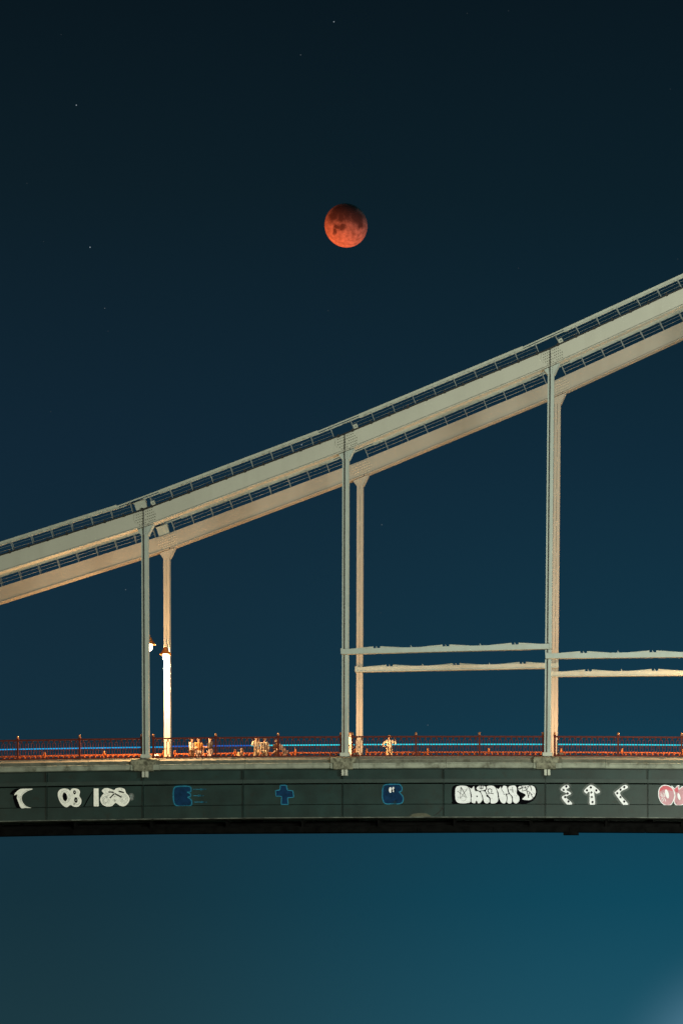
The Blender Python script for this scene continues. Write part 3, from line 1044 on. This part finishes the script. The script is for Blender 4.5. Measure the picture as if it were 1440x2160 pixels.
P.stroke(L1, [p for i in range(12) for p in ((cr[i][0] * 0.97 + cr[i - 1][0] * 0.03, cr[i][1] * 0.97 + cr[i - 1][1] * 0.03), (cr[i][0] * 0.97 + cr[(i + 1) % 12][0] * 0.03, cr[i][1] * 0.97 + cr[(i + 1) % 12][1] * 0.03))], 7, 2, True)
graf('graffiti', 'navy cross outlined in cyan', [('paint', 'graffiti_navy', L0), ('outline', 'graffiti_cyan', L1)])
P = Paint(720, 1500, 4.0)
L0, L1, L2, L3 = MB(), MB(), MB(), MB()
fb = smooth([(345, 705), (352, 640), (382, 622), (440, 620), (490, 622), (510, 650), (506, 676), (488, 686), (516, 720), (520, 758), (495, 783), (430, 784), (368, 783), (348, 745)], 4)
P.fill(L0, fb, 1)
P.stroke(L1, fb, 8, 2, True)
P.fill(L2, ell(412, 668, 12, 24), 3)
P.fill(L2, ell(437, 664, 10, 22), 3)
P.fill(L3, ell(427, 674, 7, 14), 4)
P.fill(L3, ell(446, 668, 6, 14), 4)
graf('graffiti', 'navy letter B outlined cyan with two white eyes', [('paint', 'graffiti_navy', L0), ('outline', 'graffiti_cyan', L1), ('eyes', 'graffiti_bright', L2), ('pupils', 'graffiti_black', L3)])
# white throw-up
P = Paint(940, 1645, 6.857)
L0, L1, L2 = MB(), MB(), MB()
P.fill(L0, smooth([(92, 300), (86, 150), (130, 82), (330, 78), (600, 76), (1050, 78), (1240, 76), (1310, 120), (1316, 200), (1276, 290), (1180, 345), (1060, 354), (600, 356), (130, 354)], 4), 1)
letters = [
    [(130, 220), (140, 115), (200, 86), (295, 90), (340, 132), (362, 230), (360, 315), (320, 343), (200, 345), (145, 312)],
    [(328, 98), (368, 128), (408, 90), (425, 160), (470, 165), (510, 200), (530, 270), (518, 322), (470, 349), (440, 308), (428, 344), (375, 335), (360, 290), (370, 230), (352, 160)],
    [(440, 122), (470, 92), (515, 85), (565, 94), (586, 125), (560, 155), (500, 166), (455, 155)],
    [(500, 172), (560, 168), (590, 205), (590, 240), (628, 270), (635, 325), (592, 349), (548, 322), (530, 240)],
    [(592, 92), (680, 86), (728, 130), (752, 220), (758, 305), (720, 345), (645, 343), (640, 270), (592, 215), (572, 165), (592, 130)],
    [(716, 112), (760, 132), (790, 98), (806, 122), (830, 88), (878, 94), (896, 150), (906, 205), (870, 215), (884, 260), (876, 320), (848, 349), (800, 333), (768, 270), (756, 190)],
    [(880, 222), (920, 208), (955, 255), (960, 310), (945, 345), (905, 349), (880, 322), (888, 270)],
    [(898, 115), (938, 86), (1000, 86), (1030, 130), (1028, 205), (1064, 250), (1062, 315), (1015, 349), (968, 318), (962, 250), (918, 200)],
    [(1040, 120), (1080, 88), (1230, 82), (1288, 112), (1303, 180), (1280, 250), (1210, 300), (1100, 286), (1150, 222), (1070, 175)],
]
for q in letters:
    P.fill(L1, smooth(q, 4), 2)
    P.stroke(L2, smooth(q, 4), 8, 2.6, True)
P.stroke(L2, [(220, 110), (305, 265), (168, 168), (303, 145), (205, 272), (220, 110)], 11, 3)
P.stroke(L2, ell(252, 275, 38, 34), 3, 3, True)
P.fill(L2, ell(450, 243, 11, 12), 3)
P.stroke(L2, [(515, 88), (515, 142)], 11, 3)
P.stroke(L2, [(490, 92), (492, 130), (538, 130), (536, 90)], 11, 3)
P.stroke(L2, [(602, 202), (636, 202), (606, 170), (612, 140), (636, 132), (662, 145), (664, 172), (644, 200), (690, 202)], 11, 3)
P.stroke(L2, [(962, 108), (968, 186)], 10, 3)
P.stroke(L2, [(800, 110), (812, 160), (835, 185), (838, 220), (880, 200)], 6, 3)
for st in ([(1045, 130), (1130, 120), (1220, 90)], [(1060, 150), (1120, 95)], [(1090, 90), (1110, 170)], [(1140, 90), (1170, 160), (1200, 265)], [(1180, 160), (1250, 220)], [(1200, 90), (1170, 150), (1110, 165)], [(1215, 180), (1190, 260)], [(1225, 95), (1240, 160)], [(1230, 210), (1262, 270)]):
    P.stroke(L2, st, 9, 3)
for q in ((1245, 180), (1262, 195), (1280, 208)):
    P.fill(L2, ell(q[0], q[1], 5, 5), 3)
graf('graffiti', 'long white bubble letter piece with black star, trident and omega', [('shadow', 'graffiti_black', L0), ('paint', 'graffiti_bright', L1), ('ink', 'graffiti_black', L2)])
# three dotted white arrows
P = Paint(1080, 1500, 4.0)
for lab, poly, dots in (
    ('white zigzag with black dots', [(445, 628), (475, 630), (478, 650), (455, 667), (497, 697), (454, 728), (500, 772), (500, 793), (466, 793), (418, 730), (460, 700), (408, 666)], ((456, 638), (433, 667), (467, 697), (446, 728), (474, 765))),
    ('white upward arrow with black dots', [(650, 630), (680, 630), (732, 672), (735, 690), (707, 698), (690, 686), (698, 790), (655, 792), (650, 688), (626, 698), (606, 680), (612, 664)], ((663, 646), (630, 670), (709, 671), (668, 689), (672, 726), (677, 770))),
    ('white left pointing chevron with black dots', [(940, 628), (968, 631), (971, 652), (908, 695), (972, 778), (970, 795), (938, 795), (868, 700), (868, 686), (905, 655)], ((945, 644), (914, 665), (886, 695), (913, 728), (944, 765)))):
    L0, L1, L2 = MB(), MB(), MB()
    P.stroke(L0, smooth(poly, 4), 34, 0.4, True)
    P.fill(L1, smooth(poly, 5), 1)
    for q in dots:
        P.fill(L2, ell(q[0], q[1], 9, 10), 3)
    graf('graffiti', lab, [('paint', 'graffiti_bright', L1), ('overspray', 'overspray_white', L0), ('dots', 'graffiti_black', L2)])
# pink piece
P = Paint(1370, 1645, 20.57)
L0, L1, L2, L3 = MB(), MB(), MB(), MB()
pa = smooth([(380, 600), (420, 400), (560, 262), (780, 262), (960, 360), (1060, 560), (1070, 760), (980, 1000), (880, 1105), (650, 1105), (480, 960), (400, 780)], 4)
pb = smooth([(940, 268), (1090, 400), (1190, 275), (1270, 275), (1262, 420), (1440, 300), (1600, 450), (1640, 700), (1560, 1000), (1380, 1105), (1150, 1105), (1050, 940), (1095, 720), (1065, 540)], 4)
P.fill(L0, pb, 1)
P.fill(L0, pa, 2)
P.fill(L1, smooth([(420, 520), (450, 390), (570, 285), (780, 285), (940, 375), (1000, 490), (860, 470), (640, 430)], 4), 2.6)
P.fill(L1, smooth([(1080, 430), (1180, 330), (1230, 470), (1200, 560), (1120, 520)], 3), 2.6)
P.stroke(L2, pa, 34, 3, True)
P.stroke(L2, pb, 34, 2.3, True)
P.fill(L2, ell(745, 625, 75, 205, -14), 3)
P.fill(L2, ell(1265, 740, 58, 155, -14), 3)
for st in ([(480, 580), (510, 660), (570, 720), (620, 700), (630, 600), (580, 570), (560, 660)], [(460, 660), (530, 750), (620, 760), (670, 700)], [(530, 800), (520, 900), (560, 960), (600, 900), (560, 800)], [(620, 800), (670, 870), (685, 960)]):
    P.stroke(L2, st, 22, 3.5)
graf('graffiti', 'pink and red bubble letters outlined white at the right edge', [('paint', 'graffiti_pink', L0), ('red_fill', 'graffiti_red', L1), ('outline', 'graffiti_bright', L2)])
# dirt fan and hanging wire on the lower web
P = Paint(720, 1500, 4.0, GY - 0.045)
L0 = MB()
P.fill(L0, smooth([(580, 893), (600, 872), (660, 862), (720, 868), (755, 890), (700, 896), (640, 897)], 4), 1)
graf('dirt_fan', 'tan crust of dirt on the lower web', [('crust', 'dirt_patch', L0)])
mb = MB()
mb.tube([Vector(at(720 + x / 4, 1500 + y / 4, GY - 0.08)) - Vector((0, GY, 0)) for x, y in ((866, 800), (850, 830), (820, 860), (785, 882))], 0.018, 5)
mb.build('loose_wire', 'black_cable', gird)


# ------------------------------------------------------------------ railings along both deck edges
def baluster_mesh():
    mb = MB()
    t = 0.016
    H0, H1 = 0.20, 0.86
    w = 0.075
    for x in (-w, w):
        mb.box(x - t, x + t, -t, t, H0, H1)
    mb.box(-w - t, w + t, -t, t, H1 + 0.001, H1 + 0.022)
    mb.box(-w - t, w + t, -t, t, H0 - 0.022, H0 - 0.001)
    for z0, z1 in ((0.06, H0 - 0.022), (H1 + 0.022, 1.0)):
        mb.box(-0.013, 0.013, -0.013, 0.013, z0, z1)
    mb.ball((0, 0, 0.115), 0.048, 8, 6)
    mb.ball((0, 0, 0.945), 0.048, 8, 6)
    # ring joining this frame to the next one
    n_ = 10
    R0, R1 = 0.055, 0.036
    vs = []
    for k in range(n_):
        c, s_ = math.cos(2 * math.pi * k / n_), math.sin(2 * math.pi * k / n_)
        for r_ in (R0, R1):
            for y in (-0.012, 0.012):
                vs.append((0.15 + r_ * c, y, 0.50 + r_ * s_))
    fs = []
    for k in range(n_):
        a, b_ = 4 * k, 4 * ((k + 1) % n_)
        fs += [(a, b_, b_ + 2, a + 2), (a + 1, a + 3, b_ + 3, b_ + 1), (a, a + 1, b_ + 1, b_), (a + 2, b_ + 2, b_ + 3, a + 3)]
    mb.add(vs, fs)
    me = mb.mesh('baluster')
    me.materials.append(MATS['red_paint'])
    return me


def post_meshes():
    mb = MB()
    mb.box(-0.05, 0.05, -0.05, 0.05, 0.0, 1.12)
    mb.box(-0.075, 0.075, -0.075, 0.075, 0.0, 0.10)
    mb.box(-0.065, 0.065, -0.065, 0.065, 1.03, 1.15)
    a = mb.mesh('post')
    a.materials.append(MATS['red_paint'])
    mb = MB()
    mb.lathe((0, 0, 1.15), [(0.07, 0.0), (0.07, 0.02), (0.035, 0.03), (0.05, 0.05), (0.058, 0.08), (0.042, 0.115), (0.012, 0.135)], 8)
    b_ = mb.mesh('finial')
    b_.materials.append(MATS['gilded_cap'])
    return a, b_


BAL = baluster_mesh()
POST, FIN = post_meshes()
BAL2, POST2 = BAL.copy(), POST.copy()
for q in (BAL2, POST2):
    q.materials[0] = MATS['red_paint_lamplit']


def railing(xa, xb, Y, lab, group):
    k = 3
    bal, post, rm = (BAL, POST, 'red_paint') if Y < 1 else (BAL2, POST2, 'red_paint_lamplit')
    xm = (xa + xb) / 2
    root = thing('deck_railing', lab, 'railing', (xm, Y, deck_z(xm)), group)
    O = Vector(root.location)
    step = (xb - xa) / k

    def z(x):
        return deck_z(x) - O.z
    for j in range(k + 1):
        x = xa + step * j
        p_ = link('post', post, root, (x - O.x, 0, z(x)))
        link('finial', FIN, p_)
    for j in range(k):
        a, b_ = xa + step * j + 0.052, xa + step * (j + 1) - 0.052
        A, B = Vector((a - O.x, 0, z(a))), Vector((b_ - O.x, 0, z(b_)))
        MB().bar(A + Vector((0, 0, 1.04)), B + Vector((0, 0, 1.04)), 0.07, 0.08).build('top_rail', rm, root)
        MB().bar(A + Vector((0, 0, 0.045)), B + Vector((0, 0, 0.045)), 0.06, 0.065).build('bottom_rail', rm, root)
        nb = 11
        for q in range(nb):
            x = a + (b_ - a) * (q + 0.5) / nb
            o = link('baluster', bal, root, (x - O.x, 0, z(x)))
            o.scale = ((b_ - a) / nb / 0.3, 1, 1)


rb = [NODES[i].x + 0.06 + FOOT_DX[i] for i in range(1, 6)]
bays = [(rb[i] + 0.38 + (0.05 if i == 0 else 0), rb[i + 1] - 0.24) for i in range(4)]
BL = ['left of the left hanger', 'between the left and middle hangers', 'between the middle and right hangers', 'right of the right hanger']
more_bays = [(rb[0] - 0.24 - 10.0, rb[0] - 0.24), (rb[4] + 0.38, rb[4] + 0.38 + 9.7)]
for (a, b_), nm in zip(bays + more_bays, BL + ['beyond the left edge', 'beyond the right edge']):
    railing(a, b_, -0.02, 'dark red ornamental railing on the front deck edge %s' % nm, 'railings on the front deck edge')
    railing(a, b_, W + 0.02, 'orange lit red railing on the rear deck edge %s' % nm, 'railings on the rear deck edge')

# ------------------------------------------------------------------ added glowing tubes, standing in for a passing light's trail
for i, (nm, mt) in enumerate(zip(BL, (('trail_blue',), ('trail_deep', 'trail_cyan'), ('trail_cyan',), ('trail_cyan',)))):
    xa, xb = rb[i] + 0.22, rb[i + 1] - 0.22
    xm = (xa + xb) / 2
    zh = (1.42, 1.45, 1.46, 1.46)[i]
    root = thing('light_trail', 'glowing %s tubes added for a passing light trail behind the railing %s' % ({0: 'blue', 1: 'blue to cyan', 2: 'cyan', 3: 'pale cyan'}[i], nm), 'light strip', (xm, W - 0.15, deck_z(xm) + zh), 'added light trails behind the railing')
    O = Vector(root.location)
    k = 14
    for j in range(k):
        a, b_ = xa + (xb - xa) * j / k + 0.012, xa + (xb - xa) * (j + 1) / k - 0.012
        mname = mt[0] if len(mt) == 1 or j < 6 else mt[1]
        MB().bar((a - O.x, 0, deck_z(a) + zh - O.z), (b_ - O.x, 0, deck_z(b_) + zh - O.z), 0.05, 0.058).build('trail_piece', mname, root)
    MB().bar((xa - 0.1 - O.x, 0.05, deck_z(xa) + zh - O.z - 0.055), (xb + 0.1 - O.x, 0.05, deck_z(xb) + zh - O.z - 0.055), 0.03, 0.02).build('trail_carrier', 'black_cable', root)


# ------------------------------------------------------------------ lanterns on the hangers
def lantern(i, Yh, Yl, zl, lab):
    x = NODES[i].x + 0.06 + (FOOT_DX[i] * 0.6) + (0.04 if i == 2 else 0)
    root = thing('bridge_lantern', lab, 'lantern', (x, Yl, zl), 'lanterns on the hangers')
    s = 1 if Yl > Yh else -1
    MB().lathe((0, 0, 0), [(0.02, -0.185), (0.08, -0.17), (0.135, -0.10), (0.155, 0.0), (0.155, 0.14)], 14).build('glass_globe', 'lamp_glass', root, True)
    cap = MB().lathe((0, 0, 0), [(0.20, 0.142), (0.33, 0.13), (0.31, 0.17), (0.20, 0.30), (0.13, 0.42), (0.11, 0.50), (0.03, 0.54)], 14).build('cap', 'lamp_metal', root, True)
    MB().ball((0, 0, 0.60), 0.05, 8, 6).build('finial', 'gilded_cap', cap, True)
    MB().tube([(0, 0, 0.46), (0, -s * 0.25, 0.56), (0, -s * (abs(Yl - Yh) - 0.235), 0.50)], 0.03, 6).build('bracket_arm', 'lamp_metal', root)
    MB().tube([(0, -s * 0.12, 0.44), (0, -s * 0.42, 0.28), (0, -s * (abs(Yl - Yh) - 0.235), 0.05)], 0.02, 6).build('bracket_scroll', 'lamp_metal', root)
    for typ, pw in (('SPOT', LAMP_POWER * 0.72), ('POINT', LAMP_POWER * 0.28)):     # reflector throws most light down, the globe glows all round
        ld = bpy.data.lights.new('lantern_light', typ)
        if typ == 'SPOT':
            ld.spot_size = R(172)
            ld.spot_blend = 0.2
        ld.energy = pw
        ld.color = LAMP_COLOR
        ld.shadow_soft_size = 0.07
        lo = bpy.data.objects.new('lantern_light', ld)
        COL.objects.link(lo)
        lo.parent = root
        lo.location = (0, 0, -0.27)


lantern(2, 0.0, 0.95, 6.08, 'lit lantern peeking out behind the front left hanger')
lantern(2, W, W - 0.95, 6.30, 'glaring lit lantern on the rear left hanger')
lantern(5, 0.0, 0.95, 6.08, 'lit lantern on the front hanger beyond the right edge')
lantern(5, W, W - 0.95, 6.30, 'lit lantern on the rear hanger beyond the right edge')



# ------------------------------------------------------------------ low floodlights on the walkway, washing the rear hangers and chain
for i, lab in ((2, 'low floodlight on the walkway behind the front left hanger'), (3, 'low floodlight on the walkway behind the front middle hanger'), (4, 'low floodlight on the walkway behind the front right hanger'), (5, 'low floodlight on the walkway beyond the right edge')):
    x = NODES[i].x + 0.5
    root = thing('deck_floodlight', lab, 'floodlight', (x, 0.75, deck_z(x) - 0.012), 'low floodlights on the walkway')
    MB().box(-0.12, 0.12, -0.08, 0.08, 0.0, 0.02).build('base', 'mast_metal', root)
    for sx in (-1, 1):
        MB().box(sx * 0.17 - 0.012, sx * 0.17 + 0.012, -0.03, 0.03, 0.02, 0.24).build('yoke', 'mast_metal', root)
    c, s_ = math.cos(R(40)), math.sin(R(40))
    q = MB().box(-0.15, 0.15, -0.06, 0.06, -0.10, 0.10)
    q.v = [(vx, vy * c - vz * s_, 0.20 + vy * s_ + vz * c) for vx, vy, vz in q.v]
    q.build('housing', 'mast_metal', root)
    q = MB().box(-0.13, 0.13, 0.062, 0.070, -0.085, 0.085)
    q.v = [(vx, vy * c - vz * s_, 0.20 + vy * s_ + vz * c) for vx, vy, vz in q.v]
    q.build('lens', 'lamp_glass', root)
    ld = bpy.data.lights.new('deck_floodlight_light', 'SPOT')
    ld.energy = UPLIGHT_POWER
    ld.color = UPLIGHT_COLOR
    ld.spot_size = R(140)
    ld.spot_blend = 0.5
    ld.shadow_soft_size = 0.08
    lo = bpy.data.objects.new('deck_floodlight_light', ld)
    COL.objects.link(lo)
    lo.parent = root
    lo.location = (0, 0.12, 0.28)
    lo.rotation_euler = Vector((0, 0.72, 0.70)).to_track_quat('-Z', 'Y').to_euler()


# ------------------------------------------------------------------ people on the deck
def skin_mesh(name, verts, edges, rad, root):
    me = bpy.data.meshes.new(name)
    me.from_pydata(verts, edges, [])
    o = bpy.data.objects.new(name, me)
    COL.objects.link(o)
    o.modifiers.new('skin', 'SKIN').use_smooth_shade = True
    for i, sv in enumerate(me.skin_vertices[0].data):
        r_ = rad[i]
        sv.radius = r_ if isinstance(r_, tuple) else (r_, r_)
        sv.use_root = (i == root)
    ss = o.modifiers.new('sub', 'SUBSURF')
    ss.levels = ss.render_levels = 1
    dg = bpy.context.evaluated_depsgraph_get()
    new = bpy.data.meshes.new_from_object(o.evaluated_get(dg))
    bpy.data.objects.remove(o)
    bpy.data.meshes.remove(me)
    new.name = name
    new.shade_smooth()
    return new


def person(px, Y, label, pose, rot, h, shirt, trousers, hairm='hair_brown', bag=False):
    """joints in metres for a 1.72 m figure facing -Y"""
    J = dict(pelvis=(0, 0, .93), spine=(0, 0.01, 1.14), chest=(0, 0.01, 1.34), neck=(0, 0.01, 1.47), jaw=(0, -.01, 1.54), head=(0, -.005, 1.62), crown=(0, .005, 1.68), nose=(0, -.115, 1.60))
    for s, n_ in ((-1, 'L'), (1, 'R')):
        J['sho' + n_] = (s * .18, 0.01, 1.41)
        J['elb' + n_] = (s * .235, .03, 1.13)
        J['wri' + n_] = (s * .24, -.04, .90)
        J['hip' + n_] = (s * .09, 0, .90)
        J['kne' + n_] = (s * .10, -.02, .50)
        J['ank' + n_] = (s * .105, .03, .09)
        J['toe' + n_] = (s * .12, -.13, .035)
    if pose == 'photo':                       # both hands raised to the face
        for s, n_ in ((-1, 'L'), (1, 'R')):
            J['elb' + n_] = (s * .27, -.16, 1.20)
            J['wri' + n_] = (s * .10, -.28, 1.50)
    elif pose == 'akimbo':
        for s, n_ in ((-1, 'L'), (1, 'R')):
            J['elb' + n_] = (s * .40, .05, 1.20)
            J['wri' + n_] = (s * .22, -.08, 1.05)
        J['elbR'] = (.36, -.06, 1.22)
        J['wriR'] = (.34, -.16, 1.45)
        J['ankL'] = (-.15, .03, .09)
        J['ankR'] = (.20, .03, .09)
        J['toeL'] = (-.19, -.12, .035)
        J['toeR'] = (.27, -.10, .035)
    elif pose == 'hold':
        for s, n_ in ((-1, 'L'), (1, 'R')):
            J['elb' + n_] = (s * .22, -.06, 1.14)
            J['wri' + n_] = (s * .10, -.30, 1.14)
    elif pose in ('crouch', 'bend'):
        dz = -0.52 if pose == 'crouch' else -0.12
        fw = -0.30 if pose == 'crouch' else -0.34
        base = Vector(J['pelvis'])
        ang = R(38 if pose == 'crouch' else 42)
        for k_ in list(J):
            if k_[:3] in ('kne', 'ank', 'toe', 'hip') or k_ == 'pelvis':
                continue
            v = Vector(J[k_]) - base
            v = Vector((v.x, v.y * math.cos(ang) - v.z * math.sin(ang), v.y * math.sin(ang) + v.z * math.cos(ang)))
            J[k_] = tuple(base + v)
        for k_ in J:
            if k_[:3] not in ('kne', 'ank', 'toe'):
                x, y, z = J[k_]
                J[k_] = (x, y + (0.16 if pose == 'crouch' else 0.10), z + dz)
        for s, n_ in ((-1, 'L'), (1, 'R')):
            if pose == 'crouch':
                J['kne' + n_] = (s * .16, -.26, .48)
            sh = Vector(J['sho' + n_])
            J['elb' + n_] = tuple(sh + Vector((s * .05, -.10, -.26)))
            J['wri' + n_] = tuple(sh + Vector((s * -.02, -.28, -.36)))
    sc_ = h / 1.72
    J = {k_: Vector(v) * sc_ for k_, v in J.items()}
    base = at(px, 1600, Y)
    root = thing('person', label, 'person', (base.x, Y, deck_z(base.x) - 0.012), 'people on the bridge deck')
    root.rotation_euler = (0, 0, R(rot))
    names, rads, edges = [], [], []

    def v(nm, r_):
        names.append(J[nm] if isinstance(nm, str) else nm)
        rads.append(tuple(q * sc_ for q in r_) if isinstance(r_, tuple) else r_ * sc_)
        return len(names) - 1

    def chain_(first, lst):
        p_ = first
        for nm, r_ in lst:
            q = v(nm, r_)
            edges.append((p_, q))
            p_ = q
        return p_
    pel = v('pelvis', (.13, .105))
    ch_ = chain_(pel, [('spine', (.12, .095)), ('chest', (.135, .105))])
    nk = chain_(ch_, [('neck', .052), ('jaw', (.060, .072)), ('head', (.078, .092)), ('crown', (.062, .075))])
    edges.append((nk - 1, v('nose', .014)))
    for s, n_ in ((-1, 'L'), (1, 'R')):
        w_ = chain_(ch_, [('sho' + n_, .055), ('elb' + n_, .040), ('wri' + n_, .028)])
        fd = (J['wri' + n_] - J['elb' + n_]).normalized()
        side = Vector((0, -1, 0)).cross(fd)
        side = (side.normalized() if side.length > 0.1 else Vector((1, 0, 0)))
        palm = v(J['wri' + n_] + fd * 0.07 * sc_, .030)
        edges.append((w_, palm))
        for f_, (off, ln) in enumerate(((-.030, .075), (-.010, .088), (.010, .082), (.030, .064))):
            k1 = v(J['wri' + n_] + (fd * 0.10 + side * off) * sc_, .0095)
            k2 = v(J['wri' + n_] + (fd * (0.10 + ln) + side * off * 1.2 + Vector((0, -.02, 0))) * sc_, .008)
            edges.extend([(palm, k1), (k1, k2)])
        t1 = v(J['wri' + n_] + (fd * 0.05 + side * .048 * -s) * sc_, .011)
        t2 = v(J['wri' + n_] + (fd * 0.09 + side * .062 * -s) * sc_, .009)
        edges.extend([(palm, t1), (t1, t2)])
        chain_(pel, [('hip' + n_, .082), ('kne' + n_, .055), ('ank' + n_, .036), ('toe' + n_, .030)])
    me = skin_mesh('body', names, edges, rads, 0)
    me.materials.append(MATS['skin'])
    body = link('body', me, root)
    # shirt
    names, rads, edges = [], [], []
    pel = v(J['pelvis'] + Vector((0, 0, .03)), (.155, .125))
    ch_ = chain_(pel, [('spine', (.145, .12)), ('chest', (.158, .128))])
    chain_(ch_, [(J['neck'] * 0.6 + J['chest'] * 0.4, .085)])
    for n_ in 'LR':
        mid = J['elb' + n_] * 0.35 + J['wri' + n_] * 0.65
        chain_(ch_, [('sho' + n_, .078), ('elb' + n_, .060), (mid, .050)])
    me = skin_mesh('shirt', names, edges, rads, 0)
    me.materials.append(MATS[shirt])
    link('shirt', me, root)
    names, rads, edges = [], [], []
    pel = v('pelvis', (.145, .118))
    for n_ in 'LR':
        chain_(pel, [('hip' + n_, .100), ('kne' + n_, .076), (J['ank' + n_] + Vector((0, 0, .02)), .058)])
    me = skin_mesh('trousers', names, edges, rads, 0)
    me.materials.append(MATS[trousers])
    link('trousers', me, root)
    for n_ in 'LR':
        mb = MB()
        a, b_ = J['ank' + n_], J['toe' + n_]
        mb.tube([a + (a - b_) * 0.35 + Vector((0, 0, -.045)), a + Vector((0, 0, -.045)), b_ + Vector((0, 0, .01)), b_ + (b_ - a) * 0.45], [.030, .048, .042, .022], 8)
        mb.build('shoe', 'shoe', root, True)
    up = (J['crown'] - J['jaw']).normalized()
    back = up.cross(Vector((1, 0, 0))).normalized()
    if back.y < 0:
        back = -back
    mb = MB()
    prof = [(0.112 * math.cos(t_ * math.pi / 10), 0.105 * math.sin(t_ * math.pi / 10)) for t_ in range(-2, 6)]
    prof[-1] = (0.004, 0.105)
    mb.lathe((0, 0, 0), prof, 12)
    q = up.to_track_quat('Z', 'Y')
    cc = J['head'] + up * 0.02 + back * 0.025
    mb.v = [tuple(cc + q @ (Vector(p_) * sc_)) for p_ in mb.v]
    mb.build('hair', hairm, root, True)
    for sx in (-1, 1):
        MB().ball(J['head'] + Vector((sx * .034, -.088, 0)) * sc_, .012, 6, 4).build('eye', 'cloth_black', root, True)
        MB().ball(J['head'] + Vector((sx * .086, .005, -.01)) * sc_, .024, 6, 5, 1.3).build('ear', 'skin', root, True)
    return root


person(404, 4.1, 'person in white top, leftmost of the group right of the lamp', 'hold', 60, 1.56, 'cloth_white', 'cloth_brown')
person(419, 4.9, 'person in amber top between white and black clad companions', 'stand', 10, 1.68, 'cloth_amber', 'cloth_pale')
person(443, 4.3, 'person in black top and pale trousers beside a railing post', 'hold', -50, 1.60, 'cloth_black', 'cloth_pale')
person(502, 4.4, 'person crouching low on the deck between two standing groups', 'crouch', 70, 1.62, 'cloth_cream', 'cloth_black')
person(541, 4.3, 'person in white shirt with hands raised, left of a pair', 'photo', 15, 1.62, 'cloth_white', 'cloth_cream')
person(558, 4.6, 'tall person in cream clothes, right of the pair by the post', 'stand', -20, 1.62, 'cloth_white', 'cloth_white')
person(583, 4.9, 'person in brown clothes half hidden behind a railing post', 'hold', 35, 1.52, 'cloth_brown', 'cloth_brown')
person(598, 4.0, 'person bending forward in pale clothes right of the post', 'bend', -75, 1.62, 'cloth_pale', 'cloth_pale')
person(739, 2.6, 'person in white just behind the front middle hanger', 'stand', 80, 1.62, 'cloth_white', 'cloth_pale')
person(821, 4.2, 'person standing alone in white with one hand raised', 'akimbo', 0, 1.64, 'cloth_white', 'cloth_cream', 'cloth_amber')

# ------------------------------------------------------------------ street lamps on the bank that light the front of the bridge
for k, (x, y, mh, pw, colr) in enumerate(FLOODS):
    dz = mh - 13.5
    root = thing('street_lamp', ['tall street lamp on the bank to the left', 'tall street lamp on the bank before the bridge', 'tall street lamp on the bank to the right'][k], 'street lamp', (x, y, GZ), 'street lamps on the bank')
    MB().lathe((0, 0, 0), [(0.22, 0.0), (0.22, 0.5), (0.13, 0.6), (0.08, 13.0 + dz), (0.05, 13.2 + dz)], 10).build('mast', 'mast_metal', root)
    MB().tube([(0, 0, 12.9 + dz), (0, 0.6, 13.5 + dz), (0, 1.6, 13.7 + dz)], 0.05, 6).build('arm', 'mast_metal', root)
    MB().box(-0.2, 0.2, 1.5, 2.2, 13.62 + dz, 13.80 + dz).build('lamp_head', 'mast_metal', root)
    MB().box(-0.16, 0.16, 1.6, 2.15, 13.56 + dz, 13.618 + dz).build('lamp_lens', 'flood_glass', root)
    ld = bpy.data.lights.new('street_lamp_light', 'POINT')
    ld.energy = pw
    ld.color = colr
    ld.shadow_soft_size = 7.0
    lo = bpy.data.objects.new('street_lamp_light', ld)
    COL.objects.link(lo)
    lo.parent = root
    lo.location = (0, 3.4, mh)
